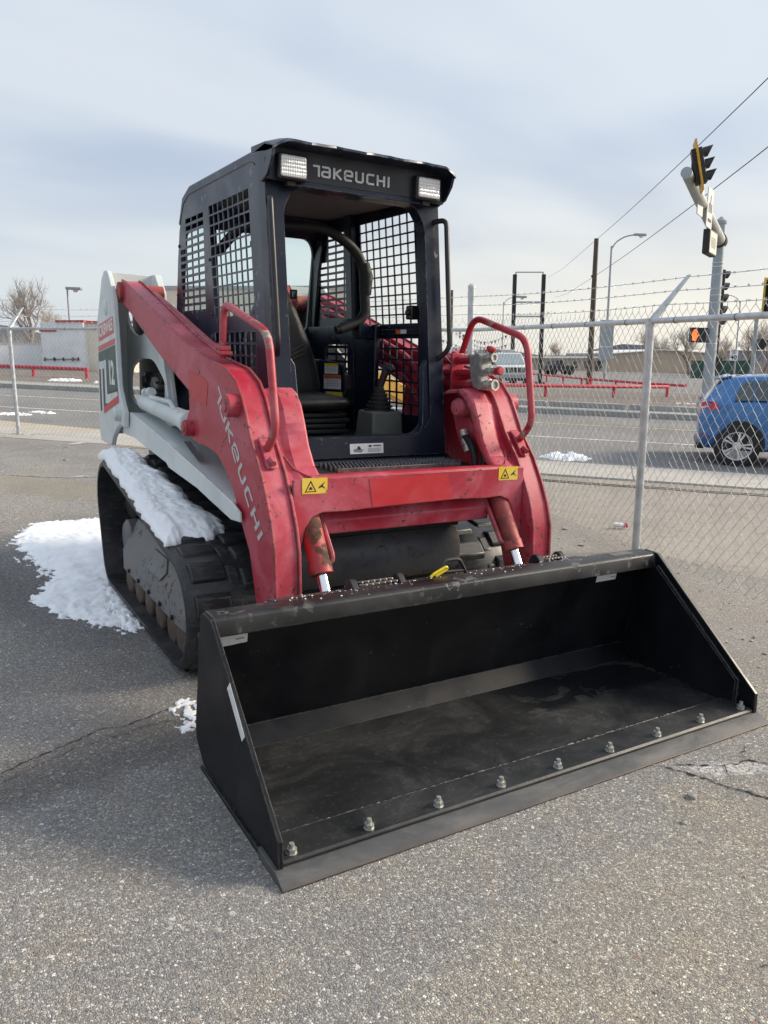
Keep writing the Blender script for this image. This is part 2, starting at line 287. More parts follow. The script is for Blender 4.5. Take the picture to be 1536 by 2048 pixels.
# ------------------------------------------------------------------ mesh helpers
def ax3(axis, p, d):
    return {'x': (d, p[0], p[1]), 'y': (p[0], d, p[1]), 'z': (p[0], p[1], d)}[axis]
class MB:
    def __init__(s): s.v = []; s.f = []
    def add(s, vs, fs):
        o = len(s.v); s.v += [tuple(v) for v in vs]; s.f += [tuple(i+o for i in f) for f in fs]; return s
    def box(s, x0, x1, y0, y1, z0, z1):
        return s.hexa([(x0, y0, z0), (x1, y0, z0), (x1, y1, z0), (x0, y1, z0), (x0, y0, z1), (x1, y0, z1), (x1, y1, z1), (x0, y1, z1)])
    def hexa(s, p): return s.add(p, [(0, 3, 2, 1), (4, 5, 6, 7), (0, 1, 5, 4), (1, 2, 6, 5), (2, 3, 7, 6), (3, 0, 4, 7)])
    def prism(s, poly, axis, a, b):
        n = len(poly); vs = [ax3(axis, p, a) for p in poly] + [ax3(axis, p, b) for p in poly]
        return s.add(vs, [tuple(range(n)), tuple(range(2*n-1, n-1, -1))] + [(i, (i+1) % n, n+(i+1) % n, n+i) for i in range(n)])
    def plate(s, outer, holes, axis, a, b):
        loops = [outer] + list(holes); tri = tessellate_polygon([[Vector((p[0], p[1], 0)) for p in l] for l in loops])
        flat = [p for l in loops for p in l]; n = len(flat)
        vs = [ax3(axis, p, a) for p in flat] + [ax3(axis, p, b) for p in flat]
        fs = [tuple(t) for t in tri] + [tuple(n+i for i in reversed(t)) for t in tri]; k = 0
        for l in loops:
            m = len(l); fs += [(k+i, k+(i+1) % m, n+k+(i+1) % m, n+k+i) for i in range(m)]; k += m
        return s.add(vs, fs)
    def cyl(s, p0, p1, r0, r1=None, n=16):
        r1 = r0 if r1 is None else r1; p0 = Vector(p0); p1 = Vector(p1); d = (p1-p0).normalized()
        a = d.orthogonal().normalized(); b = d.cross(a)
        vs = [p0+(a*math.cos(2*math.pi*i/n)+b*math.sin(2*math.pi*i/n))*r0 for i in range(n)] + [p1+(a*math.cos(2*math.pi*i/n)+b*math.sin(2*math.pi*i/n))*r1 for i in range(n)]
        return s.add(vs, [tuple(range(n-1, -1, -1)), tuple(range(n, 2*n))] + [(i, (i+1) % n, n+(i+1) % n, n+i) for i in range(n)])
    def tube(s, path, r, n=8, closed=False, ph=0.0):
        P = [Vector(p) for p in path]; m = len(P); rs = r if isinstance(r, (list, tuple)) else [r]*m
        ring = []; a = None
        for i in range(m):
            if closed: t = (P[(i+1) % m]-P[i-1])
            else: t = (P[min(i+1, m-1)]-P[max(i-1, 0)])
            t.normalize()
            a = t.orthogonal().normalized() if a is None else (a - t*a.dot(t)).normalized()
            b = t.cross(a); ring.append([P[i]+(a*math.cos(2*math.pi*k/n+ph)+b*math.sin(2*math.pi*k/n+ph))*rs[i] for k in range(n)])
        fs = []
        for i in range(m if closed else m-1):
            j = (i+1) % m
            fs += [(i*n+k, i*n+(k+1) % n, j*n+(k+1) % n, j*n+k) for k in range(n)]
        if not closed: fs += [tuple(range(n-1, -1, -1)), tuple(range((m-1)*n, m*n))]
        return s.add([v for q in ring for v in q], fs)
    def lathe(s, c, axis, prof, n=24):
        """prof: list of (distance along axis, radius)"""
        d = Vector(axis).normalized(); a = d.orthogonal().normalized(); b = d.cross(a); c = Vector(c); vs = []
        for (h, r) in prof: vs += [c+d*h+(a*math.cos(2*math.pi*i/n)+b*math.sin(2*math.pi*i/n))*r for i in range(n)]
        m = len(prof); fs = [tuple(range(n-1, -1, -1)), tuple(range((m-1)*n, m*n))]
        for j in range(m-1): fs += [(j*n+i, j*n+(i+1) % n, (j+1)*n+(i+1) % n, (j+1)*n+i) for i in range(n)]
        return s.add(vs, fs)
    def loft(s, rings, cap=True):
        n = len(rings[0]); fs = []
        for j in range(len(rings)-1): fs += [(j*n+i, j*n+(i+1) % n, (j+1)*n+(i+1) % n, (j+1)*n+i) for i in range(n)]
        if cap: fs += [tuple(range(n-1, -1, -1)), tuple(range((len(rings)-1)*n, len(rings)*n))]
        return s.add([v for r in rings for v in r], fs)
    def xf(s, fn): s.v = [tuple(fn(Vector(v))) for v in s.v]; return s
    def mesh(s, name, mat, angle=35):
        me = bpy.data.meshes.new(name); me.from_pydata(s.v, [], s.f)
        bm = bmesh.new(); bm.from_mesh(me); bmesh.ops.recalc_face_normals(bm, faces=bm.faces); bm.to_mesh(me); bm.free()
        me.polygons.foreach_set('use_smooth', [True]*len(me.polygons)); me.set_sharp_from_angle(angle=R(angle))
        if mat is not None: me.materials.append(mat)
        return me
    def build(s, name, mat, parent=None, bevel=0.0, angle=35, seg=2):
        return link(name, s.mesh(name, mat, angle), parent, bevel, seg)
def link(name, me, parent=None, bevel=0.0, seg=2):
    o = bpy.data.objects.new(name, me); COL.objects.link(o); o.parent = parent
    if bevel:
        b = o.modifiers.new('bevel', 'BEVEL'); b.width = bevel; b.segments = seg; b.limit_method = 'ANGLE'; b.angle_limit = R(38)
    return o
def empty(name, label, cat, loc=(0, 0, 0), group=None, mat=None):
    o = bpy.data.objects.new(name, None); COL.objects.link(o); o.empty_display_size = 0.2
    if mat is not None: o.matrix_world = mat
    else: o.location = loc
    return tag(o, label, cat, group)
def tag(o, label=None, cat=None, group=None, kind=None):
    for k, v in (('label', label), ('category', cat), ('group', group), ('kind', kind)):
        if v: o[k] = v
    return o
def struct(o): o['kind'] = 'structure'; return o
def stuff(o): o['kind'] = 'stuff'; return o
def stand(x, y, yaw=0.0, z=0.0):
    """frame standing plumb at (x, y); local x along the yaw direction"""
    zx = UPV; xx = Vector((math.cos(yaw), math.sin(yaw), 0)); xx = (xx - zx*xx.dot(zx)).normalized(); yx = zx.cross(xx)
    return Matrix(((xx.x, yx.x, zx.x, x), (xx.y, yx.y, zx.y, y), (xx.z, yx.z, zx.z, z), (0, 0, 0, 1)))
def inset(poly, d):
    n = len(poly); A = sum(poly[i][0]*poly[(i+1) % n][1]-poly[(i+1) % n][0]*poly[i][1] for i in range(n)); sg = 1 if A > 0 else -1; out = []
    for i in range(n):
        p0, p1, p2 = Vector(poly[i-1]), Vector(poly[i]), Vector(poly[(i+1) % n]); e1 = (p1-p0).normalized(); e2 = (p2-p1).normalized()
        n1 = Vector((-e1.y, e1.x))*sg; n2 = Vector((-e2.y, e2.x))*sg; m = (n1+n2); m = m/max(0.35, m.dot(n1)) if m.length > 1e-6 else n1
        out.append(tuple(p1+m*d))
    return out
def rpath(pts, rad, k=5):
    """polyline with rounded corners"""
    P = [Vector(p) for p in pts]; out = [P[0]]
    for i in range(1, len(P)-1):
        a = (P[i-1]-P[i]); b = (P[i+1]-P[i]); r = min(rad, a.length*0.48, b.length*0.48); a.normalize(); b.normalize()
        s_, e_ = P[i]+a*r, P[i]+b*r
        for j in range(k+1): t = j/k; out.append(s_*(1-t)**2+P[i]*2*t*(1-t)+e_*t*t)
    return out+[P[-1]]
def rpoly(pts, rad, k=4):
    P = [Vector(p) for p in pts]; out = []; n = len(P)
    for i in range(n):
        a = P[i-1]-P[i]; b = P[(i+1) % n]-P[i]; r = min(rad, a.length*0.48, b.length*0.48); a.normalize(); b.normalize()
        s_, e_ = P[i]+a*r, P[i]+b*r
        for j in range(k+1): t = j/k; out.append(tuple(s_*(1-t)**2+P[i]*2*t*(1-t)+e_*t*t))
    return out
def rect(a0, a1, b0, b1): return [(a0, b0), (a1, b0), (a1, b1), (a0, b1)]
def hsh(*a):
    return random.Random(hash(tuple(round(x, 4) for x in a))).random()
def text2d(body, size, offset=0.0, align='CENTER', sp=1.0):
    cu = bpy.data.curves.new('lettering', 'FONT'); cu.body = body; cu.size = size; cu.offset = offset; cu.align_x = align; cu.align_y = 'CENTER'; cu.resolution_u = 3; cu.space_character = sp
    o = bpy.data.objects.new('lettering', cu); COL.objects.link(o); dg = bpy.context.evaluated_depsgraph_get(); dg.update()
    me = bpy.data.meshes.new_from_object(o.evaluated_get(dg)); vs = [(v.co.x, v.co.y) for v in me.vertices]; fs = [tuple(p.vertices) for p in me.polygons]
    bpy.data.objects.remove(o); bpy.data.curves.remove(cu); bpy.data.meshes.remove(me); return vs, fs
def decal(name, vs, fs, mat, parent, org, u, v, lift=0.001):
    org, u, v = Vector(org), Vector(u), Vector(v); n = u.cross(v).normalized()
    return MB().add([org+u*a+v*b+n*lift for a, b in vs], fs).build(name, mat, parent)
def card(name, w, h, mat, parent, org, u, v, t=0.0012, rad=0.0):
    """a thin printed plate of real thickness, centred at org"""
    org, u, v = Vector(org), Vector(u).normalized(), Vector(v).normalized(); n = u.cross(v).normalized(); mb = MB()
    pl = rect(-w/2, w/2, -h/2, h/2); pl = rpoly(pl, rad, 3) if rad else pl
    mb.prism(pl, 'z', 0.0004, t); mb.xf(lambda p: org+u*p.x+v*p.y+n*p.z); return mb.build(name, mat, parent)
def copy_tree(o, parent=None):
    c = o.copy(); COL.objects.link(c); c.parent = parent
    for ch in list(o.children): copy_tree(ch, c)
    return c

# ------------------------------------------------------------------ ground and street
D = Vector((0.69, -0.725)).normalized(); N = Vector((-D.y, D.x))          # along and across the street
def SN(s, n): return (D.x*s+N.x*n, D.y*s+N.y*n)
def sheet(name, poly, z, mat, t=0.0):
    mb = MB(); mb.add([(x, y, z) for x, y in poly], [tuple(range(len(poly)))]); return struct(mb.build(name, mat))
sheet('ground', [(-900, -900), (900, -900), (900, 900), (-900, 900)], -0.012, M['gravel'])
FA, FC, FB = Vector((-0.49, 9.40)), Vector((3.85, 3.05)), Vector((2.82, -0.50))      # fence posts: left, corner, near
fdir = (FA-FC).normalized(); FL = FC+fdir*24; ndir = (FB-FC).normalized(); FE = FC+ndir*16
lot = [tuple(FL+Vector((0.0, 0.0))), tuple(FC), (3.3, 1.0), (2.95, -0.6), (3.4, -3), (3.6, -14), (-16, -14), (-16, 20)]
sheet('parking_lot', lot, 0.0, M['asphalt'])
# gravel strip outside the near fence, then pavement, road, far kerb and verge
sheet('road', [SN(-120, 6.6), SN(120, 6.6), SN(120, 17.3), SN(-120, 17.3)], -0.006, M['road'])
pvo = struct(MB().prism([SN(-60, 5.60), SN(60, 5.60), SN(60, 6.93), SN(-60, 6.93)], 'z', -0.05, -0.002).build('pavement', M['kerb']))
for i in range(-6, 12):
    a = i*2.4; MB().prism([SN(a+0.008, 5.62), SN(a+2.392, 5.62), SN(a+2.392, 6.92), SN(a+0.008, 6.92)], 'z', -0.001, 0.006+0.005*hsh(i, 3)).build('pavement_slab', M['concrete'], pvo)
lp = [tuple(FA+fdir*20-Vector((0.15, 0.1))), tuple(FC-Vector((0.15, .1))), tuple(FC+Vector((1.1, .8))), tuple(FA+fdir*20+Vector((1.1, .8)))]
sheet('fence_footing_strip', lp, 0.004, mk_ground('sandy_concrete', (0.42, 0.37, 0.28), (0.50, 0.44, 0.34), (0.55, 0.49, 0.39), 25, 0.9, 0.2))
e = MB()
for k in range(30):
    a = 0.9+k*0.45; b = a+0.47; o0, o1 = 0.05*(hsh(k, 1)-.5), 0.05*(hsh(k+1, 1)-.5)
    e.add([SN(a, 5.10+o0)+(0.003,), SN(b, 5.10+o1)+(0.003,), SN(b, 5.155+o1+0.03*hsh(k+1, 2))+(0.003,), SN(a, 5.155+o0+0.03*hsh(k, 2))+(0.003,)], [(0, 1, 2, 3)])
struct(e.build('pavement_edge_crack', M['crack']))
def line(name, n0, w, mat, s0=-110, s1=110): return struct(sheet(name, [SN(s0, n0), SN(s1, n0), SN(s1, n0+w), SN(s0, n0+w)], 0.0, mat))
line('road_line', 10.55, 0.12, M['rwhite']); line('road_line', 13.85, 0.12, M['ryellow'], 0, 110); line('road_line', 13.95, 0.12, M['rwhite'], -110, -1)
kb = MB().prism([SN(-110, 17.2), SN(110, 17.2), SN(110, 17.45), SN(-110, 17.45)], 'z', -0.03, 0.14)
fk = struct(kb.build('far_kerb', M['kerb'], None, 0.02))
sheet('far_pavement', [SN(-110, 17.45), SN(60, 17.45), SN(60, 19.0), SN(-110, 19.0)], 0.125, M['kerb'])
sheet('far_verge', [SN(-110, 18.95), SN(34, 18.95), SN(30, 33), SN(-110, 33)], 0.10, M['verge'])
sheet('side_road', [SN(-8, 33.2), (34.5, 15.5), (160, 60), (220, 240), (30, 190)], -0.004, M['road'])
sheet('far_lot', [SN(-110, 33), SN(-8, 33.2), (30, 190), (-160, 190)], -0.004, M['road'])
for i in range(9):
    a = -4+i*2.2; MB().prism([SN(a, 18.4), SN(a+2.12, 18.4), SN(a+2.12, 18.75), SN(a, 18.75)], 'z', 0.1, 0.27).build('kerb_stone', M['kerb'], fk, 0.015)
# parking bay paint and pavement cracks
def ribbon(pts, w, z, jit, seed, step=0.014):
    rn = random.Random(seed); P = [Vector(p) for p in pts]; out = []
    for i in range(len(P)-1):
        L = (P[i+1]-P[i]).length; k = max(1, int(L/step))
        for j in range(k): out.append(P[i].lerp(P[i+1], j/k))
    out.append(P[-1]); vs = []; off = 0
    for i, p in enumerate(out):
        t = (out[min(i+1, len(out)-1)]-out[max(i-1, 0)]).normalized(); nn = Vector((-t.y, t.x)); off = off*0.7+(rn.random()-.5)*jit
        ww = w*(0.18+1.1*rn.random()**1.5) * min(1, 0.15+min(i, len(out)-1-i)*0.2); vs += [tuple(p+nn*(off-ww/2))+(z,), tuple(p+nn*(off+ww/2))+(z,)]
    return MB().add(vs, [(2*i, 2*i+1, 2*i+3, 2*i+2) for i in range(len(out)-1)])
for k, (a, b) in enumerate((((0.55, 8.12), (-0.02, 7.73)), ((-0.10, 7.67), (-0.19, 7.61)), ((-0.36, 7.49), (-0.47, 7.42)), ((-0.30, 4.67), (-0.43, 4.60)))):
    struct(ribbon([a, b], 0.13, 0.004, 0.004, 50+k, 0.05).build('bay_line', M['rwhite']))
cracks = [([(-1.72, -1.79), (-1.446, -1.654), (-1.338, -1.59), (-1.254, -1.61), (-1.131, -1.585), (-1.039, -1.547), (-0.9, -1.50)], .006),
          ([(0.392, -2.781), (0.445, -2.874), (0.506, -2.998), (0.55, -3.13), (0.60, -3.22)], .014), ([(0.549, -2.975), (0.60, -2.92), (0.621, -2.893), (0.522, -2.858), (0.46, -2.80)], .009),
          ([(0.621, -2.893), (0.729, -2.923), (0.80, -3.02), (0.9, -3.1)], .010), ([(-1.75, 4.95), (-1.1, 5.05), (-0.75, 4.72), (-0.45, 4.55), (0.1, 4.5)], .022),
          ([(0.30, -3.62), (0.33, -3.66), (0.31, -3.70)], .004), ([(-1.70, -1.83), (-1.42, -1.70), (-1.20, -1.655), (-1.05, -1.64)], .003), ([(-1.338, -1.59), (-1.30, -1.55), (-1.24, -1.54)], .004), ([(-1.131, -1.585), (-1.09, -1.63), (-1.04, -1.65)], .005),
          ([(0.506, -2.998), (0.47, -3.03), (0.43, -3.04)], .005), ([(0.729, -2.923), (0.76, -2.87), (0.84, -2.85)], .006), ([(-.2, -3.55), (-.1, -3.58), (.02, -3.56)], .003), ([(-1.5, 1.2), (-1.35, 3.0), (-1.3, 4.9)], .012)]
for i, (c_, w) in enumerate(cracks): struct(ribbon(c_, w, 0.003, 0.016, i).build('asphalt_crack', M['crack']))
# loose stones and aggregate grains standing proud of the asphalt
sb = MB(); rn = random.Random(11)
ICO = [(0, 0, 1), (.894, 0, .447), (.276, .851, .447), (-.724, .526, .447), (-.724, -.526, .447), (.276, -.851, .447), (.724, .526, -.447), (-.276, .851, -.447), (-.894, 0, -.447), (-.276, -.851, -.447), (.724, -.526, -.447), (0, 0, -1)]
ICF = [(0, 1, 2), (0, 2, 3), (0, 3, 4), (0, 4, 5), (0, 5, 1), (1, 6, 2), (2, 7, 3), (3, 8, 4), (4, 9, 5), (5, 10, 1), (6, 7, 2), (7, 8, 3), (8, 9, 4), (9, 10, 5), (10, 6, 1), (11, 7, 6), (11, 8, 7), (11, 9, 8), (11, 10, 9), (11, 6, 10)]
def pebble(mb, x, y, r, z=0.0):
    a = rn.random()*6.28; sx_, sy_, sz_ = r*(0.8+.5*rn.random()), r*(0.6+.4*rn.random()), r*(0.45+.3*rn.random())
    vs = []
    for p in ICO:
        q = 0.8+0.4*rn.random(); X, Y, Z = p[0]*sx_*q, p[1]*sy_*q, p[2]*sz_*q; vs.append((x+X*math.cos(a)-Y*math.sin(a), y+X*math.sin(a)+Y*math.cos(a), z+sz_*0.35+Z))
    mb.add(vs, ICF)
for i in range(900):
    x, y = rn.uniform(-2.6, 1.8), rn.uniform(-4.2, -1.0)
    if -1.15 < x < 1.15 and y > -2.85: continue
    pebble(sb, x, y, rn.choice((.0022, .003, .003, .004, .005)))
for i in range(260):
    x, y = rn.uniform(1.1, 3.2), rn.uniform(-3.4, 1.0); pebble(sb, x, y, rn.choice((.004, .006, .006, .009, .013)))
for x, y, r in ((0.33, -2.98, .02), (0.54, -3.06, .016), (0.18, -3.07, .014), (2.9, 0.35, .03), (2.6, -.15, .028), (-0.30, 6.0, .03), (-.1, 7.3, .025)): pebble(sb, x, y, r)
for i in range(150):
    a = rn.random(); x, y = FA.x+rn.gauss(0, .35), FA.y+rn.gauss(0, .12)-.15; pebble(sb, x, y, rn.uniform(.008, .02))
tag(stuff(sb.build('loose_gravel', plain('loose_stone', (0.30, 0.28, 0.255), 0.85, 0, 0.5, 40))), 'loose grey stones scattered over the worn asphalt', 'gravel')

# ------------------------------------------------------------------ chain-link fence
fence = empty('chain_link_fence', 'galvanised chain-link fence with barbed wire turning a corner beside the lot', 'fence', (FC.x, FC.y, 0))
finv = Matrix.Translation(Vector((-FC.x, -FC.y, 0)))
def fpart(mb, name, mat, bevel=0): 
    mb.xf(lambda p: p-Vector((FC.x, FC.y, 0))); return mb.build(name, mat, fence, bevel)
def zup(p, h): return Vector((p.x, p.y, 0))+UPV*h
H_L, H_C, H_N = 1.70, 1.78, 1.76
def fpost(p, h, r, out=None, cap=False):
    mb = MB(); mb.tube([zup(p, -0.05), zup(p, h-0.02)], r, 14); fpart(mb, 'post', M['galv'])
    mb = MB(); mb.tube([zup(p, h-0.14), zup(p, h-0.05)], r+0.004, 14)
    if cap: mb.lathe(zup(p, h-0.02), UPV, [(0, r+.004), (.03, r+.004), (.05, r*.6), (.055, .005)], 14)
    fpart(mb, 'post_collar', M['galv'])
    if out is not None:
        o3 = Vector((out.x, out.y, 0)); base = zup(p, h-0.03); tip = base+o3*0.29+UPV*0.34; sd_ = o3.cross(UPV).normalized()
        mb = MB(); mb.tube([base-UPV*.03, base+UPV*.02], r+0.008, 12)
        w = 0.024
        mb.hexa([base-sd_*w-o3*.02, base+sd_*w-o3*.02, base+sd_*w+o3*.03, base-sd_*w+o3*.03, tip-sd_*w*.8-o3*.006, tip+sd_*w*.8-o3*.006, tip+sd_*w*.8+o3*.01, tip-sd_*w*.8+o3*.01]); fpart(mb, 'barb_arm', M['galv'], 0.002)
outn = Vector((-ndir.y, ndir.x)); outn = outn if outn.x > 0 else -outn
outl = Vector((-fdir.y, fdir.x)); outl = outl if outl.x > 0 else -outl
lposts = [FA+fdir*(3.05*i) for i in range(-1, 5)]; nposts = [FB+ndir*(3.05*i) for i in range(0, 3)]
def hl(p): t = (p-FC).dot(fdir)/(FA-FC).length; return H_C+(H_L-H_C)*min(t, 1.6)
def hn(p): t = (p-FC).dot(ndir)/(FB-FC).length; return H_C+(H_N-H_C)*min(t, 1.2)
for p in lposts: fpost(p, hl(p), 0.030, outl)
for p in nposts: fpost(p, hn(p), 0.030, outn)
fpost(FC, 2.24, 0.040, None, True)
for A, B, hf in ((FC, lposts[-1], hl), (FC, nposts[-1], hn)):
    mb = MB(); mb.tube([zup(A.lerp(B, t), hf(A.lerp(B, t))-0.03) for t in (0, .25, .5, .75, 1)], 0.021, 12); fpart(mb, 'top_rail', M['galv'])
    L = (B-A).length; mb = MB(); k = 0.9
    while k < L:
        p = A.lerp(B, k/L); d3 = Vector(((B-A).x, (B-A).y, 0)).normalized(); c = zup(p, hf(p)-0.03); mb.tube([c-d3*.003, c+d3*.003], 0.0245, 10); k += 0.62
    stuff(fpart(mb, 'rail_ties', M['steelbar']))
    # woven fabric
    W = 0.042; HW = 0.048; nw = int(L/W); d2 = (B-A).normalized(); off = Vector((-d2.y, d2.x))*0.028; mb = MB(); sides = 3
    for i in range(nw):
        p0 = A+d2*(i*W); hh = hf(p0)+0.085; nk = int((hh-0.03)/HW); path = []
        for k in range(nk+1):
            s_ = (i+((k+i) % 2))*W; wob = 0.006*math.sin(s_*3.1+k*.21)+0.004*math.sin(s_*11+k); bulge = 0.012*math.sin(s_*1.7)*math.sin(k*.12)
            side = 0.0022*(1 if (k+i) % 2 else -1); q = A+d2*(s_+wob)+off*(1+bulge*20)+Vector((-d2.y, d2.x))*side
            path.append(zup(q, 0.03+k*HW+0.004*math.sin(s_*2.3)))
        if (nk+i) % 2 == 1: path.append(path[-1]+UPV*0.03)
        mb.tube(path, 0.0019, 4, False, rnd.random()*1.57)
    stuff(fpart(mb, 'wire_mesh', M['wire']))
    # barbed strands
    ou = outl if hf is hl else outn; o3 = Vector((ou.x, ou.y, 0))
    for j in range(3):
        fr = (0.36, 0.66, 0.95)[j]; pts = []; span = 3.05
        def tipat(p, first):
            if first: return Vector((FC.x, FC.y, 0))+UPV*(1.93+0.10*j)
            return zup(p, hf(p)-0.03)+o3*0.29*fr+UPV*0.34*fr
        seq = [FC]+[p for p in (lposts if hf is hl else nposts)]; seq.sort(key=lambda p: (p-FC).length); mb = MB(); bb = MB()
        for a_, b_ in zip(seq[:-1], seq[1:]):
            pa, pb = tipat(a_, a_ is FC), tipat(b_, False); Ls = (pb-pa).length
            sg = [pa.lerp(pb, t/14)-UPV*(0.022*4*(t/14)*(1-t/14)*(1+.5*hsh(j, Ls))) for t in range(15)]
            mb.tube(sg, 0.0026, 5); nb = int(Ls/0.125); dv = (pb-pa).normalized()
            for q in range(1, nb):
                t = q/nb; c = pa.lerp(pb, t)-UPV*(0.022*4*t*(1-t)); r1 = Vector((rnd.uniform(-1, 1), rnd.uniform(-1, 1), rnd.uniform(-1, 1))); r1 = (r1-dv*r1.dot(dv)).normalized(); r2 = dv.cross(r1)
                bb.tube([c-r1*.014+dv*.004, c+r1*.014-dv*.004], 0.0014, 3); bb.tube([c-r2*.014-dv*.003, c+r2*.014+dv*.003], 0.0014, 3); bb.tube([c-dv*.008, c+dv*.008], 0.0045, 5)
        st = fpart(mb, 'barbed_strand', M['galv'])
        bb.xf(lambda p: p-Vector((FC.x, FC.y, 0))); stuff(bb.build('barbs', M['galv'], st))
# ------------------------------------------------------------------ the loader
LD = empty('compact_track_loader', 'red and grey compact track loader with black bucket and navy cab, parked on asphalt', 'track loader')
def part(mb, name, mat, bevel=0.0, parent=None, angle=35): return mb.build(name, M[mat] if isinstance(mat, str) else mat, parent or LD, bevel, angle)
SIDES = (-1, 1)
def mx(s): return lambda p: Vector((p.x*s, p.y, p.z))

# tracks -----------------------------------------------------------
def hull_path(circs, n=14):
    """belt around circles (y, z, r), counter-clockwise list"""
    out = []; m = len(circs); tang = []
    for i in range(m):
        a, b = circs[i], circs[(i+1) % m]; dx, dz = b[0]-a[0], b[1]-a[1]; L = math.hypot(dx, dz); th = math.atan2(dz, dx); al = math.acos((a[2]-b[2])/L); tang.append(th-al)
    for i in range(m):
        t0, t1 = tang[i-1], tang[i]
        while t1 < t0: t1 += 2*math.pi
        k = max(2, int((t1-t0)*n/1.6))
        for j in range(k+1): t = t0+(t1-t0)*j/k; out.append((circs[i][0]+circs[i][2]*math.cos(t), circs[i][1]+circs[i][2]*math.sin(t), t))
    return out
CIRC = [(-1.145, 0.282, 0.282), (0.20, 0.225, 0.225), (0.262, 0.535, 0.262)]
def path_sample(path, step):
    P = [Vector((p[0], p[1])) for p in path]; n = len(P); out = []; acc = 0; L = sum((P[(i+1) % n]-P[i]).length for i in range(n)); cnt = int(L/step); stp = L/cnt
    tgt = 0; run = 0
    for i in range(n):
        a, b = P[i], P[(i+1) % n]; l = (b-a).length
        while tgt <= run+l and len(out) < cnt:
            q = a.lerp(b, (tgt-run)/l if l else 0); t = (b-a).normalized(); out.append((q, t)); tgt += stp
        run += l
    return out
XO, XI = 0.92, 0.47
lug_me = {}
for s in SIDES:
    path = hull_path([(a, b, r-0.028) for a, b, r in CIRC]); n = len(path); mb = MB(); prof = [(XO, -.004), (XO-.015, .012), (XI+.015, .012), (XI, -.004), (XI, -.026), (XO, -.026)]
    rings = []
    for (y, z, t) in path: rings.append([(s*x, y+o*math.cos(t), z+o*math.sin(t)) for x, o in prof])
    mb.loft(rings+[rings[0]], False); belt = part(mb, 'track', 'track', 0, None, 50)
    gm = MB()
    for q, t in path_sample(path, 0.09):      # inner drive ribs
        nn = Vector((t.y, -t.x)); c = q-nn*0.045
        for (x0, x1) in ((0.62, 0.66), (0.73, 0.77)):
            pts = []
            for dz in (0.022, -0.022):
                for dx, sg in ((x0, -1), (x1, -1), (x1, 1), (x0, 1)): p = c+t*(sg*0.022)+nn*dz; pts.append((s*dx, p.x, p.y))
            gm.hexa(pts)
    stuff(part(gm, 'drive_ribs', 'track', 0, belt))
    for li, (q, t) in enumerate(path_sample(path, 0.150)):
        nn = Vector((t.y, -t.x)); half = li % 2
        if s not in lug_me:
            lm = MB()
            # local: x across, y along belt, z outwards ; two staggered blocks
            for (x0, x1, yo) in ((XI+.004, 0.665, 0.024), (0.725, XO-.032, -0.024), (0.665, 0.725, 0.0)):
                h = .021 if x1-x0 > .1 else .008
                lm.hexa([(s*x0, yo-.062, -.012), (s*x1, yo-.062, -.012), (s*x1, yo+.062, -.012), (s*x0, yo+.062, -.012), (s*(x0+.004), yo-.040, h), (s*(x1-.006), yo-.040, h), (s*(x1-.006), yo+.040, h), (s*(x0+.004), yo+.040, h)])
            lug_me[s] = lm.mesh('tread_lug', M['track'])
        o = link('tread_lug', lug_me[s], belt, 0.008)
        o.matrix_local = Matrix(((1, 0, 0, 0), (0, t.x, nn.x, q.x+nn.x*0.006), (0, t.y, nn.y, q.y+nn.y*0.006), (0, 0, 0, 1)))
    # track frame with bent cover plate
    fr = MB(); sec = [(0.80, 0.155), (0.868, 0.165), (0.868, 0.285), (0.775, 0.455), (0.62, 0.475), (0.56, 0.43), (0.56, 0.155)]
    rings = []
    for (y, kx, kz) in ((0.06, 1, 1), (-0.80, 1, 1), (-1.02, 1.0, 0.86), (-1.15, 0.985, 0.55)): rings.append([(s*x*kx, y, 0.155+(z-0.155)*kz) for x, z in sec])
    fr.loft(rings); frm = part(fr, 'track_frame', 'frame', 0.006)
    cv = MB().prism([(-0.46, 0.305), (-0.46, 0.40), (-0.70, 0.40), (-0.78, 0.35), (-0.74, 0.305)], 'x', 0.001, 0.010)
    cv.xf(lambda p: Vector((s*(0.868+p.x-(p.z-0.285)*0.547), p.y, p.z))); part(cv, 'access_cover', 'frame', 0.002, frm)
    for y in (-0.02, -0.24, -0.46, -0.68, -0.90, -1.06):
        r_ = MB(); r_.lathe((s*0.60, y, 0.115), (s, 0, 0), [(0, .05), (0, .085), (.06, .085), (.07, .06), (.16, .06), (.17, .085), (.245, .085), (.255, .075), (.26, .03)], 18); part(r_, 'track_roller', 'rust', 0, frm)
    bh = None
    for y in (-0.10, -0.32, -0.54, -0.76, -0.98):
        b = MB().cyl((s*0.858, y, 0.192), (s*0.880, y, 0.192), 0.013, None, 6); part(b, 'bolt', 'dark', 0, frm)
    gh = MB().lathe((s*0.62, 0.13, 0.33), (s, 0, 0), [(0, .11), (.20, .11), (.215, .09), (.22, .03)], 20); part(gh, 'idler_housing', 'frame', 0, frm)
    ri = MB().lathe((s*0.60, 0.20, 0.225), (s, 0, 0), [(0, .06), (0, .155), (.18, .155), (.19, .12), (.20, .05)], 26); part(ri, 'rear_idler', 'frame', 0, frm)
    fi = MB().lathe((s*0.60, -1.145, 0.282), (s, 0, 0), [(0, .06), (0, .205), (.17, .205), (.18, .17), (.12, .15), (.12, .07), (.2, .06), (.2, .02)], 30); part(fi, 'front_idler', 'frame', 0, frm)
    sp = MB(); teeth = []
    for i in range(28): a = 2*math.pi*i/28; r = 0.19 if i % 2 else 0.155; teeth.append((0.262+r*math.cos(a), 0.535+r*math.sin(a)))
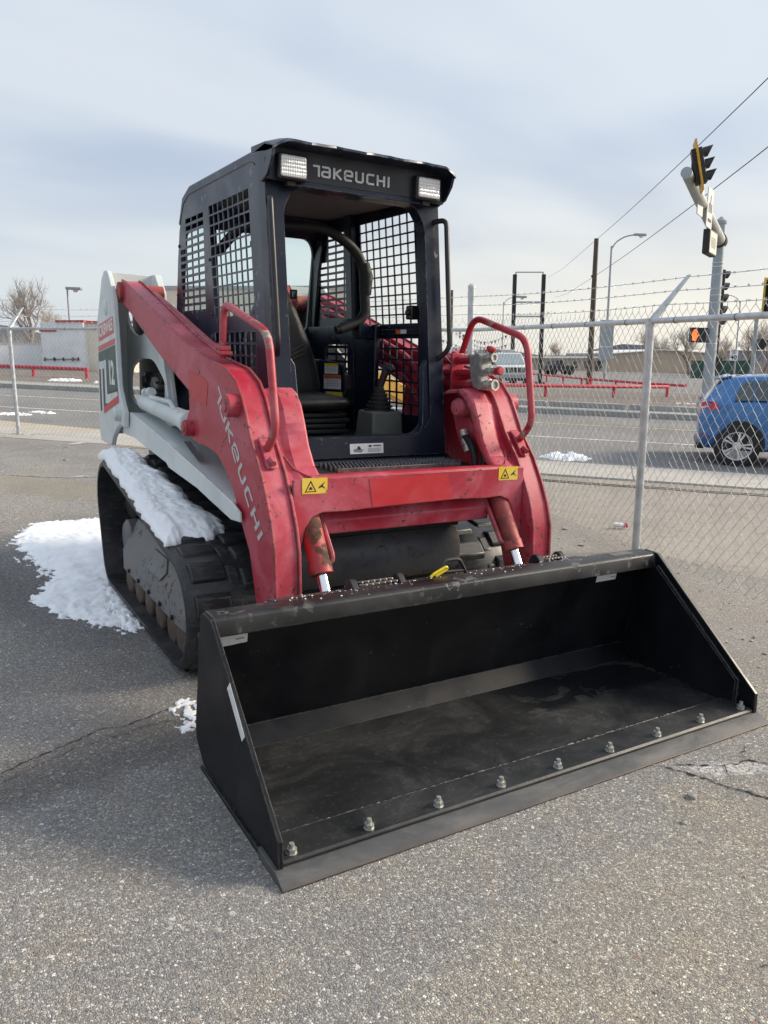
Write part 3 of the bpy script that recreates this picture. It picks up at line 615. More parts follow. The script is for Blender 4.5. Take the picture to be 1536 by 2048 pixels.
    sp.prism(teeth, 'x', s*0.64, s*0.74); sp.lathe((s*0.5, 0.262, 0.535), (s, 0, 0), [(0, .13), (.26, .13), (.28, .10), (.29, .03)], 24); part(sp, 'drive_sprocket', 'dark', 0)

# hull between the tracks ------------------------------------------
hb = MB().prism([(-1.16, .42), (-1.22, .60), (-1.24, .86), (-.9, .93), (1.05, .95), (1.10, .55), (.8, .34), (-1.0, .34)], 'x', -.455, .455); part(hb, 'hull', 'belly', 0.01)
be = MB(); pf = []
for i in range(13): a = -0.9+1.75*i/12; pf.append((-1.28-0.16*math.cos(a), 0.49+0.155*math.sin(a)))
be.prism(pf+[(p[0]+.10, p[1]*0.96+.02) for p in reversed(pf)], 'x', -.56, .455); part(be, 'belly_guard', 'belly', 0.004)
bl = MB().prism([(-1.30, .60), (-1.42, .615), (-1.42, .66), (-1.20, .68), (-1.20, .6)], 'x', -.555, .45); part(bl, 'hitch_beam', 'dark', 0.006)
# fenders (pale grey side beams above the tracks)
for s in SIDES:
    fo = [(.60, 1.0), (.38, 1.05), (-.20, .985), (-.93, .885), (-1.40, .815), (-1.50, .785), (-1.51, .745), (-1.40, .735), (-1.08, .775), (-.93, .795), (-.45, .825), (-.40, .845), (.10, .885), (.28, .905), (.60, .90)]
    pb = MB().prism(fo, 'x', .715, .727); pb.xf(mx(s)); fnd = part(pb, 'fender_beam', 'white', 0.003)
    # top skin falling inwards
    tp = MB(); rings = []
    for (y, z) in ((.60, 1.0), (.38, 1.05), (-.20, .985), (-.93, .885), (-1.40, .815)):
        rings.append([(.716, y, z-.002), (.716, y, z-.016), (.50, y, z+.012-.05), (.50, y, z+.012-.03)])
    tp.loft(rings); tp.xf(mx(s)); part(tp, 'fender_skin', 'white', 0.002, fnd)
    hd = MB(); hd.prism([(-.45, .972), (-.56, .985), (-.75, .965), (-.86, .925), (-.80, .915), (-.62, .932)], 'x', .0, .004)
    hd.xf(lambda p: Vector((s*(.66-.02*math.sin(p.y*9)), p.y, p.z-0.012))); part(hd, 'fender_slot_shade', 'dark', 0, fnd)  # flat dark sheet painted as the shade inside the slot
    inn = MB().prism([(.55, .62), (.55, .98), (-.2, .95), (-1.3, .80), (-1.3, .62)], 'x', .455, .475); inn.xf(mx(s)); part(inn, 'wheel_arch_wall', 'dark', 0)

# rear towers -------------------------------------------------------
TW = [(.82, 1.905), (.74, 1.90), (.68, 1.85), (.575, 1.72), (.555, 1.57), (.515, 1.20), (.44, 1.105), (.38, 1.05), (.40, .955), (.50, .965), (.62, .93), (.74, .86), (.80, .80), (1.12, .80), (1.16, .86), (1.16, .95), (1.125, 1.34), (1.09, 1.61), (.90, 1.86)]
def hole(cy, cz, r, n=22): return [(cy+r*math.cos(2*math.pi*i/n), cz+r*math.sin(2*math.pi*i/n)) for i in range(n)]
for s in SIDES:
    tw = MB().prism(TW, 'x', .732, .762); tw.xf(mx(s)); two = part(tw, 'tower_plate', 'white', 0.006)
    # inner recessed panel with two round openings
    outl_ = [(1.12, .93), (1.10, 1.74), (1.05, 1.66), (.97, 1.585), (.86, 1.53), (.74, 1.51), (.62, 1.515), (.50, 1.54), (.42, 1.575), (.05, 1.40), (-.09, 1.10), (-.05, 1.0)]
    ipn = MB().plate(outl_, [rpoly([(1.02, 1.15), (.96, 1.30), (.70, 1.37), (.36, 1.37), (.10, 1.24), (.14, 1.10), (.30, 1.075), (.90, 1.07)], .09, 4)], 'x', .565, .585); ipn.xf(mx(s)); part(ipn, 'tower_inner_panel', 'white', 0.004)
    edge = MB().prism([(.08, 1.40), (-.06, 1.08), (-.085, 1.08), (.05, 1.41)], 'x', .56, .61); edge.xf(mx(s)); part(edge, 'panel_post', 'white', 0.003)
    rb = MB().prism([(1.06, .85), (1.15, .85), (1.15, .95), (1.09, 1.60), (.90, 1.84), (.84, 1.84), (1.03, 1.58), (1.06, 1.2)], 'x', .58, .735); rb.xf(mx(s)); part(rb, 'tower_rear_web', 'white', 0.003)
    br = MB().prism([(.86, 1.90), (.72, 1.895), (.60, 1.78), (.585, 1.62), (.66, 1.55), (.95, 1.66)], 'x', .43, .47); br.xf(mx(s)); part(br, 'pivot_bracket', 'redrust' if s > 0 else 'white', 0.004)
    ct = MB().prism([(.86, 1.885), (.80, 1.895), (.80, 1.76), (.86, 1.75)], 'x', .46, .735); ct.xf(mx(s)); part(ct, 'tower_cross_plate', 'white', 0.003)
    pv_ = MB().lathe((s*.455, .60, 1.765), (s, 0, 0), [(0, .052), (.135, .052), (.135, .062), (.27, .062), (.275, .04), (.28, .01)], 20); part(pv_, 'pivot_pin', 'redrust')
    pc = MB().lathe((s*.760, .80, 1.68), (s, 0, 0), [(0, .05), (.006, .05), (.014, .035), (.016, .01)], 16); part(pc, 'pin_cap', 'white', 0, two)
    lb = MB().lathe((s*.760, .52, 1.03), (s, 0, 0), [(0, .045), (.03, .045), (.038, .035), (.04, .01)], 16); part(lb, 'lower_boss', 'white', 0, two)
# engine body behind the cab
for s in SIDES: bg_ = MB().prism([(1.10, 1.42), (1.10, 1.78), (.86, 1.80), (.55, 1.74), (.34, 1.62), (.34, 1.44)], 'x', .515, .53); bg_.xf(mx(s)); part(bg_, 'opening_dark_backing', 'dark', 0)  # added dark sheets that give the tower openings their shade
eb = MB().prism([(.36, .95), (.36, 1.52), (.50, 1.60), (.98, 1.56), (1.08, 1.45), (1.10, .95)], 'x', -.50, .50); part(eb, 'engine_hood', 'dark', 0.01)
for i, (y, z, r) in enumerate(((.55, 1.21, .07), (.35, 1.25, .05), (.78, 1.22, .06))):
    ep = MB().lathe((-.50, y, z), (-1, 0, 0), [(0, r), (.03, r), (.035, r*.7), (.05, r*.6), (.05, .01)], 18); part(ep, 'engine_component', 'plastic' if i else 'alu')
for k in range(4):
    h = MB().tube(rpath([(-.52, .95-.05*k, 1.10), (-.545, .80-.08*k, 1.16+.03*k), (-.53, .55, 1.12+.05*k), (-.51, .2, 1.20+.02*k)], .08), .012, 8); part(h, 'engine_hose', 'blackrub')

# lift arms ----------------------------------------------------------
ARM = [(.66, 1.79), (.60, 1.845), (.50, 1.825), (-.17, 1.625), (-.64, 1.485), (-1.0, 1.405), (-1.28, 1.365), (-1.40, 1.315), (-1.47, 1.25), (-1.51, 1.19), (-1.57, 1.09), (-1.67, .975), (-1.735, .87), (-1.785, .77), (-1.815, .67), (-1.825, .48), (-1.825, .33),
       (-1.66, .33), (-1.63, .42), (-1.55, .63), (-1.47, .72), (-1.36, .86), (-1.26, .93), (-1.16, .98), (-1.01, 1.0), (-.87, 1.0), (-.76, 1.01), (-.70, 1.05), (-.715, 1.11), (-.755, 1.15), (-.75, 1.24), (-.27, 1.39), (.45, 1.655), (.60, 1.70), (.66, 1.74)]
def glyphs():
    """strokes of the rounded maker's lettering in a unit box (x to the right, y up)"""
    w = 0.20; G = {}
    G['T'] = [[(-.02, .92), (.50, .92), (.50, .0)]]
    G['a'] = [[(.06, .92), (.62, .92), (.74, .80), (.74, .08)], [(.74, .52), (.20, .52), (.08, .42), (.08, .18), (.20, .08), (.74, .08)]]
    G['K'] = [[(.10, 1.0), (.10, 0)], [(.72, .96), (.16, .46)], [(.26, .52), (.76, .04)]]
    G['e'] = [[(.08, .50), (.74, .50), (.74, .80), (.62, .92), (.20, .92), (.08, .80), (.08, .20), (.20, .08), (.72, .08)]]
    G['U'] = [[(.10, 1.0), (.10, .20), (.22, .08), (.60, .08), (.72, .20), (.72, 1.0)]]
    G['C'] = [[(.76, .92), (.22, .92), (.10, .80), (.10, .20), (.22, .08), (.76, .08)]]
    G['H'] = [[(.10, 1.0), (.10, 0)], [(.72, 1.0), (.72, 0)], [(.10, .5), (.72, .5)]]
    G['I'] = [[(.12, 1.0), (.12, 0)]]
    return G, w, {'T': .62, 'a': .94, 'K': .90, 'e': .92, 'U': .93, 'C': .90, 'H': .93, 'I': .24}
def maker_word(slant=0.0):
    G, w, adv = glyphs(); mb = MB(); x = 0; k = 0
    for ch in 'TaKeUCHI':
        for st in G[ch]:
            k += 1; z = 0.001*(k % 5)
            P = [Vector((x+a+slant*b, b)) for a, b in st]; L, Rr = [], []
            for i, p in enumerate(P):
                e1 = (p-P[i-1]).normalized() if i else (P[1]-P[0]).normalized(); e2 = (P[i+1]-p).normalized() if i < len(P)-1 else e1
                n1, n2 = Vector((-e1.y, e1.x)), Vector((-e2.y, e2.x)); m = n1+n2; m = m/max(.5, m.dot(n1)); L.append(p+m*w/2*.92); Rr.append(p-m*w/2*.92)
            for i in range(len(P)-1):
                q = [L[i], Rr[i], Rr[i+1], L[i+1]]
                mb.hexa([(v.x, v.y, 0) for v in q]+[(v.x, v.y, 0.01+z) for v in q])
        x += adv[ch]+.10
    return mb, x-.1
def put_word(parent, org, u, v, length, height, mat, lift=0.0015, slant=0.0):
    mb, W = maker_word(slant); org, u, v = Vector(org), Vector(u).normalized(), Vector(v).normalized(); n = u.cross(v).normalized(); i = [0]
    mb.xf(lambda p: org+u*(p.x*length/W)+v*(p.y*height)+n*(0.0004 if p.z < .005 else lift+(p.z-.01)*.2))
    return mb.build('maker_lettering', M[mat], parent)
for s in SIDES:
    core = MB().prism(inset(ARM, 0.010), 'x', .600, .692); core.xf(mx(s)); arm = part(core, 'lift_arm', 'red', 0.003)
    for x0, x1 in ((.588, .600), (.690, .702)):
        pl = MB().prism(ARM, 'x', x0, x1); pl.xf(mx(s)); part(pl, 'side_plate', 'red', 0.003, arm)
    pt = MB().prism([(-.76, 1.335), (-.78, 1.215), (-1.02, 1.185), (-1.05, 1.285), (-1.0, 1.31)], 'x', .7024, .7034); pt.xf(mx(s)); part(pt, 'repainted_patch', 'redpatch', 0, arm)
    for (y, z, r, l) in ((-1.42, 1.215, .048, .05), (-.80, 1.065, .040, .042)):
        bs = MB().lathe((s*.700, y, z), (s, 0, 0), [(0, r), (l, r), (l+.004, r-.004), (l+.004, r*.55), (l+.010, r*.5), (l+.011, .004)], 22); part(bs, 'pin_boss', 'red', 0, arm)
    if s < 0: put_word(arm, (-.7025, -1.15, 1.245), Vector((0, -.51, -.55)), Vector((0, -.75, .60)), .75, .060, 'silverpr', .0012, 0.0)
    else: put_word(arm, (.7025, -1.69, .72), Vector((0, .50, .555)), Vector((0, -.70, .45)), .745, .052, 'silverpr', .0012, 0.0)
    # hood over the linkage
    fc = [(-1.28, 1.275), (-1.40, 1.288), (-1.45, 1.27), (-1.495, 1.225), (-1.535, 1.15), (-1.575, 1.06), (-1.63, .985), (-1.685, .945), (-1.715, .925)]
    bc = [(p[0]+.010, p[1]-.012) for p in fc]
    hd = MB(); rings = []
    for x, dy, dz in ((.589, .022, -.010), (.560, .018, -.008), (.535, 0, 0), (.455, 0, 0), (.445, .006, -.003), (.440, .020, -.012)):
        rings.append([(x, a+dy*min(1, (b-.9)*5), b+dz) for a, b in fc]+[(x, a+dy*min(1, (b-.9)*5), b+dz) for a, b in reversed(bc)])
    hd.loft(rings); hd.xf(mx(s)); hood = part(hd, 'linkage_hood', 'red', 0.002, None, 14)
    wb = MB().tube([(s*.565, -1.585, 1.02), (s*.545, -1.64, .975), (s*.50, -1.69, .950), (s*.44, -1.69, .952)], .004, 6); part(wb, 'weld_bead', 'red', 0, hood)
    # lift cylinder (pale grey) with hard line
    lc = MB().lathe((s*.645, .34, 1.115), (0, -1.12, -.055), [(0, .03), (0, .050), (.86, .050), (.87, .058), (.93, .058), (.935, .05), (.94, .028)], 22); cy_ = part(lc, 'lift_cylinder', 'white')
    ln = MB().tube(rpath([(s*.655, .22, 1.19), (s*.66, .16, 1.20), (s*.665, .12, 1.155), (s*.665, -.30, 1.155), (s*.665, -.36, 1.115), (s*.66, -.44, 1.105)], .03), .014, 8); part(ln, 'hydraulic_line', 'white', 0, cy_)
    for (y, z) in ((.25, 1.175), (.14, 1.185), (-.44, 1.10)): part(MB().lathe((s*.66, y+.02, z), (0, -1, 0), [(0, .018), (0, .026), (.045, .026), (.045, .015)], 12), 'line_fitting', 'white', 0, cy_)
    lr = MB().cyl((s*.645, -.58, 1.07), (s*.645, -.80, 1.06), .024); part(lr, 'lift_rod', 'chrome', 0, cy_)
    # guard rail on the arm
    gp = rpath([(s*.645, -1.085, 1.40), (s*.645, -1.105 if s < 0 else -1.20, 1.64), (s*.645, -1.62, 1.505 if s < 0 else 1.53), (s*.645, -1.695, 1.14), (s*.645, -1.612, 1.06)], .075, 6)
    gr = part(MB().tube(gp, .0165, 12), 'guard_rail', 'guard')
    ft = MB().box(s*.645-.03, s*.645+.03, -1.135, -1.04, 1.395, 1.412); ft.box(s*.645-.026, s*.645+.026, -1.125, -1.05, 1.412, 1.432); ft.xf(lambda p: Vector((p.x, p.y, p.z+.028+.2*(p.y+1.085)*.9))); part(ft, 'rail_foot', 'red', 0.004, gr)
    f2 = MB().hexa([(s*.645-.026, -1.600, 1.075), (s*.645+.026, -1.600, 1.075), (s*.645+.026, -1.560, 1.10), (s*.645-.026, -1.560, 1.10), (s*.645-.026, -1.665, .985), (s*.645+.026, -1.665, .985), (s*.645+.026, -1.63, 1.0), (s*.645-.026, -1.63, 1.0)]); part(f2, 'rail_foot', 'red', 0.004, gr)
    part(MB().cyl((s*.645, -1.64, 1.02), (s*.645, -1.672, 1.005), .013, None, 6), 'bolt', 'red', 0, gr)
    # tilt cylinder
    a, b = Vector((s*.492, -1.625, .86)), Vector((s*.492, -1.80, .570)); d = (b-a).normalized()
    tb = MB(); tb.lathe(a, d, [(0, .03), (0, .044), ((b-a).length-.045, .044), ((b-a).length-.044, .048), ((b-a).length, .048), ((b-a).length+.004, .025)], 24); tcy = part(tb, 'tilt_cylinder', 'redrust')
    part(MB().cyl(b-d*.01, b+d*.22, .0225, None, 18), 'tilt_rod', 'chrome', 0, tcy)
    pth = rpath([(s*.492-.062, -1.60, .84), (s*.492-.062, -1.765, .63), (s*.492-.060, -1.775, .610), (s*.492-.03, -1.775, .605)], .02) if s > 0 else rpath([(s*.492+.062, -1.60, .84), (s*.492+.062, -1.765, .64), (s*.492+.060, -1.775, .615), (s*.492+.03, -1.775, .605)], .02)
    part(MB().tube(pth, .011, 8), 'hydraulic_line', 'red', 0, tcy)
    hoses = MB(); hoses.tube(rpath([(s*.47, -1.40, 1.06), (s*.455, -1.50, 1.02), (s*.45, -1.54, .90), (s*.45, -1.50, .78)], .06), .017, 10); part(hoses, 'hydraulic_hose', 'blackrub')
    hoses = MB(); hoses.tube(rpath([(s*.52, -1.42, 1.14), (s*.50, -1.52, 1.08), (s*.485, -1.56, .92), (s*.48, -1.50, .78)], .06), .018, 10); part(hoses, 'hydraulic_hose', 'blackrub')
    for (x, y, z) in ((.468, -1.415, 1.055), (.518, -1.435, 1.135)):
        hf_ = MB().lathe((s*x, y+.02, z+.03), (0, -.45, -.9), [(0, .016), (0, .021), (.03, .021), (.032, .017), (.045, .017), (.047, .022), (.075, .022), (.078, .018), (.11, .019), (.11, .01)], 12); part(hf_, 'hose_fitting', 'zinc')
    lk = MB().prism(rpoly([(-1.24, 1.20), (-1.36, 1.20), (-1.55, .92), (-1.45, .86), (-1.30, 1.05)], .03), 'x', .50, .55); lk.xf(mx(s)); part(lk, 'tilt_link', 'red', 0.004)
    part(MB().lathe((s*.43, -1.37, 1.195), (s, 0, 0), [(0, .02), (.004, .040), (.02, .046), (.15, .046)], 20), 'link_pin', 'red')
    for k, (dz, dx) in enumerate(((.0, 0), (.055, .0), (-.055, .01))):  # hard lines along the inner face
        rl = rpath([(s*(.545-dx), .45, 1.70+dz), (s*(.545-dx), -.2, 1.525+dz), (s*(.545-dx), -.78, 1.36+dz), (s*(.53-dx), -.98, 1.20+dz*.7), (s*(.52-dx), -1.15, 1.0+dz*.5)], .25, 8)
        part(MB().tube(rl, .021, 10), 'hydraulic_line', 'red', 0, arm)
    ws = MB().prism([(-.62, 1.0), (-.70, 1.40), (-1.25, 1.30), (-1.45, 1.0), (-1.50, .86), (-1.30, .78), (-1.10, .92)], 'x', .574, .586); ws.xf(mx(s)); part(ws, 'arm_web', 'red', 0.003)

# cross member between the arms
xo = [(-.586, .945), (.586, .945), (.586, .585), (.565, .60), (.548, .66), (.530, .75), (.50, .795), (.455, .812), (.36, .808), (.20, .815), (-.36, .803), (-.455, .806), (-.50, .79), (-.530, .75), (-.548, .66), (-.565, .60), (-.586, .585)]
cm = MB().prism(xo, 'y', -1.726, -1.712); cross = part(cm, 'cross_member', 'red', 0.004)
tl = MB(); rings = []
tpf = [(-1.720, .938), (-1.714, .948), (-1.70, .953), (-1.62, .945), (-1.47, .900), (-1.47, .888), (-1.62, .932), (-1.69, .938), (-1.704, .932)]
tl.prism(tpf, 'x', -.50, .50); part(tl, 'cross_member_top', 'red', 0.002, cross)
pp = MB().prism([(-.245, .932), (.150, .932), (.178, .818), (-.225, .812)], 'y', -1.7275, -1.7265); part(pp, 'repainted_patch', 'redpatch', 0, cross)
lbm = MB().prism([(-1.66, .695), (-1.67, .755), (-1.64, .80), (-1.56, .80), (-1.52, .70)], 'x', -.44, .44); part(lbm, 'lower_beam', 'red', 0.006)
for s, dx in ((-1, -.492), (1, .492)):
    st = card('warning_sticker', .112, .064, M['yellowpr'], cross, (dx, -1.7262, .918), (1, 0, -.02), (0, 0, 1), .0012, .004)
    tri = MB().prism([(-.043, -.022), (.005, -.022), (-.019, .022)], 'z', .0018, .0024); tri.prism([(-.0365, -.0185), (-.0015, -.0185), (-.019, .0135)], 'z', .0012, .0012+.0016)
    def plc(mb, dx=dx): return mb.xf(lambda p: Vector((dx+p.x, -1.7262-p.z, .918+p.y)))
    part(plc(MB().plate([(-.044, -.024), (.007, -.024), (-.0185, .023)], [[(-.038, -.0205), (-.0185, .0145), (.001, -.0205)]], 'z', .0014, .0019)), 'warning_triangle', 'blackpr', 0, st)
    part(plc(MB().prism([(-.026, -.016), (-.010, -.014), (-.014, -.006), (-.020, -.002), (-.024, -.008)], 'z', .0014, .0019)), 'warning_symbol', 'blackpr', 0, st)
    part(plc(MB().prism([(.018, -.004), (.046, .016), (.034, .0), (.048, -.014), (.03, -.006), (.016, -.012)], 'z', .0014, .0019)), 'warning_symbol', 'blackpr', 0, st)

# hydraulic coupler on the right arm
HC = MB(); HC.prism(rpoly([(-1.385, 1.29), (-1.435, 1.28), (-1.445, 1.33), (-1.425, 1.345), (-1.450, 1.38), (-1.43, 1.405), (-1.445, 1.44), (-1.40, 1.46), (-1.345, 1.43), (-1.36, 1.34)], .012), 'x', .52, .575); hc = part(HC, 'hydraulic_coupler', 'alu', 0.006)
for (y, z, L, r) in ((-1.42, 1.435, .070, .020), (-1.43, 1.372, .075, .018), (-1.42, 1.305, .085, .025)):
    part(MB().lathe((.555, y, z), (.12, -.99, .05), [(0, r*.8), (0, r), (L*.45, r), (L*.47, r*1.12), (L*.62, r*1.12), (L*.64, r), (L*.8, r), (L*.82, r*1.1), (L, r*1.1), (L, r*.7), (L*.9, r*.65), (L*.9, .004)], 18), 'quick_coupling', 'zinc', 0, hc)
    part(MB().lathe((.55, y+.06, z), (0, 1, .05), [(0, r*.8), (.05, r*.8), (.05, r*.5)], 12), 'coupler_port', 'alu', 0, hc)
part(MB().lathe((.556, -1.46, 1.462), (.2, -.3, 1), [(0, .012), (.012, .024), (.024, .024), (.03, .012), (.031, .002)], 14), 'dust_cap', 'redrust', 0, hc)
part(MB().lathe((.565, -1.503, 1.376), (.12, -.99, .05), [(0, .018), (.03, .022), (.035, .018), (.036, .002)], 14), 'dust_cap', 'redrust', 0, hc)
for z, r in ((1.425, .021), (1.365, .016), (1.305, .022)): part(MB().tube(rpath([(.55, -1.37, z), (.55, -1.10, z-.01), (.56, -.80, z+.03)], .1), r, 10), 'coupler_pipe', 'red', 0, hc)
for y in (-1.20, -1.10): part(MB().box(.515, .59, y-.008, y+.008, 1.265, 1.455), 'pipe_clamp', 'red', 0.004, hc)
part(MB().tube([(.52, -1.205, 1.40), (.50, -1.17, 1.44), (.49, -1.12, 1.46)], .0015, 5), 'wire_tie', 'whitepr', 0, hc)
# cab -----------------------------------------------------------------
CW = 0.452
def fy(z): return -1.27+(z-.96)*(.16/1.22)              # front face leans back towards the top
side_out = [(-1.19, .97), (-1.03, 2.22), (-.93, 2.285), (.0, 2.285), (.12, 2.245), (.205, 2.10), (.245, 1.95), (.305, 1.63), (.34, 1.20), (.35, .97)]
def grid(y0, y1, z0, z1, nc, nr, gy, gz, shear=0.0):
    out = []; py, pz = (y1-y0)/nc, (z1-z0)/nr
    for i in range(nc):
        for j in range(nr):
            a0, a1, b0, b1 = y0+i*py+gy/2, y0+(i+1)*py-gy/2, z0+j*pz+gz/2, z0+(j+1)*pz-gz/2
            sh = lambda z: shear*(z-z0)
            out.append([(a0+sh(b0), b0), (a1+sh(b0), b0), (a1+sh(b1), b1), (a0+sh(b1), b1)])
    return out
def inside(p, poly):
    c = False; n = len(poly)
    for i in range(n):
        a, b = poly[i], poly[(i+1) % n]
        if (a[1] > p[1]) != (b[1] > p[1]) and p[0] < (b[0]-a[0])*(p[1]-a[1])/(b[1]-a[1])+a[0]: c = not c
    return c
for s in SIDES:
    holes = grid(-.985, -.40, 1.60, 2.17, 8, 11, .009, .008, .14)
    wnd = rpoly([(-1.0, 1.58), (-.915, 2.18), (-.30, 2.18), (-.41, 1.58)], .10)
    holes += grid(-.265, .18, 1.645, 2.16, 4, 13, .012, .014, .05)
    holes += grid(-1.02, -.42, 1.12, 1.53, 8, 7, .011, .010, .06)
    holes += grid(-.30, .20, 1.30, 1.52, 4, 5, .012, .016, .0)
    keep = [h for h in holes if all(inside(p, inset(side_out, .03)) for p in h)]
    sp = MB().plate(side_out, keep, 'x', CW-.006, CW); sp.xf(mx(s)); pan = part(sp, 'cab_side_grille', 'navy' if s > 0 else 'navyworn', 0)
    post = MB().hexa([(-1 and s*(CW-.052), -.32, 1.0), (s*(CW-.006), -.32, 1.0), (s*(CW-.006), -.40, 1.0), (s*(CW-.052), -.40, 1.0), (s*(CW-.052), -.21, 2.27), (s*(CW-.006), -.21, 2.27), (s*(CW-.006), -.285, 2.27), (s*(CW-.052), -.285, 2.27)]); part(post, 'cab_middle_post', 'navy', 0.006)
    rp = MB().prism([(.245, 1.95), (.305, 1.63), (.34, 1.20), (.35, .97), (.27, .97), (.26, 1.20), (.225, 1.63), (.17, 1.95), (.12, 2.10), (.20, 2.10)], 'x', CW-.07, CW-.007); rp.xf(lambda p: Vector((s*(p.x if p.x > CW-.05 else CW-.028), p.y, p.z))); part(rp, 'cab_rear_post', 'navy', 0.006)
    bar = MB().box(s*(CW-.022), s*(CW-.008), -1.06, -.40, 1.545, 1.575); part(bar, 'grille_bar', 'navy', 0.003, pan)
    if s > 0:
        part(MB().box(.4285, .4300, -.84, -.79, 1.550, 1.571), 'small_sticker', 'orangepr', 0, pan); part(MB().box(.4285, .4300, -.90, -.842, 1.550, 1.571), 'small_sticker', 'whitepr', 0, pan)
        hk = MB().box(.395, .445, -1.0, -.94, 1.62, 1.69); hk.cyl((.42, -.97, 1.655), (.38, -.97, 1.655), .016); part(hk, 'door_latch', 'plastic', 0.006)
    for y, z in ((-.34, 1.90), (-.36, 1.62), (.21, 2.02), (.26, 1.75)): part(MB().lathe((s*CW, y, z), (s, 0, 0), [(0, .009), (.005, .009), (.008, .004), (.009, .001)], 10), 'bolt', 'navy', 0, pan)
# front frame with the door opening
opn = rpoly([(-.335, 1.052), (.30, 1.052), (.372, 1.13), (.372, 2.06), (.318, 2.15), (-.318, 2.15), (-.372, 2.06), (-.372, 1.13)], .035, 4)
ff = MB().plate([(-CW-.004, .955), (CW+.004, .955), (CW+.004, 2.235), (-CW-.004, 2.235)], [opn], 'y', 0, .075); ff.xf(lambda p: Vector((p.x, p.y+fy(p.z), p.z))); front = part(ff, 'cab_front_frame', 'navy', 0.008)
# front corner gussets along the door opening on both sides
for s in SIDES:
    gs = MB().prism([(.372, 1.42), (.372, 1.10), (.34, 1.05), (.30, 1.05), (.330, 1.10), (.345, 1.38)], 'y', .012, .05); gs.xf(lambda p: Vector((s*p.x, p.y+fy(p.z), p.z))); part(gs, 'door_gusset', 'navy', 0.004, front)
    hp = rpath([(s*(CW-.02), fy(2.085)+.0, 2.085), (s*(CW+.008), fy(2.085)-.062, 2.090), (s*(CW+.004), fy(1.47)-.064, 1.475), (s*(CW-.02), fy(1.44)+.0, 1.425)], .05, 6)
    part(MB().tube(hp, .0125, 12), 'grab_handle', 'plastic')
    # work lamp
    lx = s*.352; lz = 2.222
    ho = MB().prism(rpoly(rect(-.070, .070, -.054, .054), .012), 'y', 0, .055); ho.xf(lambda p: Vector((lx+p.x, -1.182+p.y, lz+p.z))); lamp = part(ho, 'work_lamp', 'plastic', 0.006)
    le = MB().prism(rpoly(rect(-.060, .060, -.044, .044), .010), 'y', -.008, .004); le.xf(lambda p: Vector((lx+p.x, -1.182+p.y-.004*math.cos(p.x*20), lz+p.z))); part(le, 'lamp_lens', 'lens', 0.004, lamp)
    part(MB().box(lx-.02, lx+.02, -1.165, -1.12, lz-.075, lz-.055), 'lamp_bracket', 'dark', 0.002, lamp)
# header panel and visor
hdr = MB().prism([(-.462, 2.165), (.462, 2.165), (.470, 2.25), (.455, 2.312), (-.455, 2.312), (-.470, 2.25)], 'y', -1.150, -1.135); head = part(hdr, 'header_panel', plain('header_dark', (0.006, 0.008, 0.014), 0.42), 0.004)
lip = MB().hexa([(-.36, -1.16, 2.150), (.36, -1.16, 2.150), (.36, -1.10, 2.150), (-.36, -1.10, 2.150), (-.36, -1.152, 2.178), (.36, -1.152, 2.178), (.36, -1.10, 2.178), (-.36, -1.10, 2.178)]); part(lip, 'header_lip', 'navy', 0.004, head)
put_word(head, (-.243, -1.1505, 2.204), (1, 0, 0), (0, 0, 1), .395, .047, 'silverpr', .002)
vs = MB(); rings = []; nv = 28
for i in range(nv+1):
    x = -.468+.936*i/nv; wv = .010*math.sin(i*.9)+.006*math.sin(i*2.3); dr = .0 if abs(x) < .40 else -(abs(x)-.40)*.55
    rings.append([(x, -.98, 2.325), (x, -1.14, 2.338+dr*.6), (x, -1.245+wv, 2.318+dr+wv*.4), (x, -1.248+wv, 2.306+dr+wv*.4), (x, -1.16, 2.300+dr*.7), (x, -.98, 2.30)])
vs.loft(rings); part(vs, 'visor', 'navyworn', 0.002)
for s in SIDES:
    ck = MB().prism([(-1.02, 2.30), (-1.14, 2.31), (-1.235, 2.285), (-1.215, 2.235), (-1.165, 2.18), (-1.10, 2.16), (-1.04, 2.18)], 'x', .455, .468); ck.xf(mx(s)); part(ck, 'visor_cheek', 'navyworn' if s < 0 else 'navy', 0.003)
# roof, rear wall and interior
rf = [(-1.05, 2.275), (-.93, 2.315), (.0, 2.318), (.135, 2.275), (.215, 2.14), (.19, 2.13), (.11, 2.235), (.0, 2.268), (-.93, 2.268), (-1.05, 2.235)]
part(MB().prism(rf, 'x', -CW-.003, CW+.003), 'cab_roof', 'navyworn', 0.008)
part(MB().prism([(-1.0, 2.245), (.05, 2.245), (.05, 2.235), (-.55, 2.215), (-1.0, 2.205)], 'x', -CW+.02, CW-.02), 'headliner', 'liner', 0.003)
rw = MB().plate([(-CW+.008, .97), (CW-.008, .97), (CW-.008, 2.22), (-CW+.008, 2.22)], [rpoly([(-.405, 1.56), (.405, 1.56), (.42, 2.05), (.37, 2.135), (-.37, 2.135), (-.42, 2.05)], .07, 5)], 'y', 0, .03)
ry = lambda z: .255+max(0, 2.22-z)*.055-max(0, z-1.95)*.35
rw.xf(lambda p: Vector((p.x, p.y+ry(p.z), p.z))); rear = part(rw, 'cab_rear_wall', 'navy', 0.004)
gl = MB().prism(rect(-.43, .43, 1.55, 2.15), 'y', .012, .017); gl.xf(lambda p: Vector((p.x, p.y+ry(p.z), p.z))); part(gl, 'rear_window', 'glass', 0, rear)
for (x, z, w, h) in ((.30, 1.80, .05, .06), (-.25, 2.07, .05, .05), (.02, 2.075, .07, .035)): part(MB().box(x-w/2, x+w/2, ry(z)-.004, ry(z)+.002, z-h/2, z+h/2), 'window_sticker', 'blackpr', 0, rear)
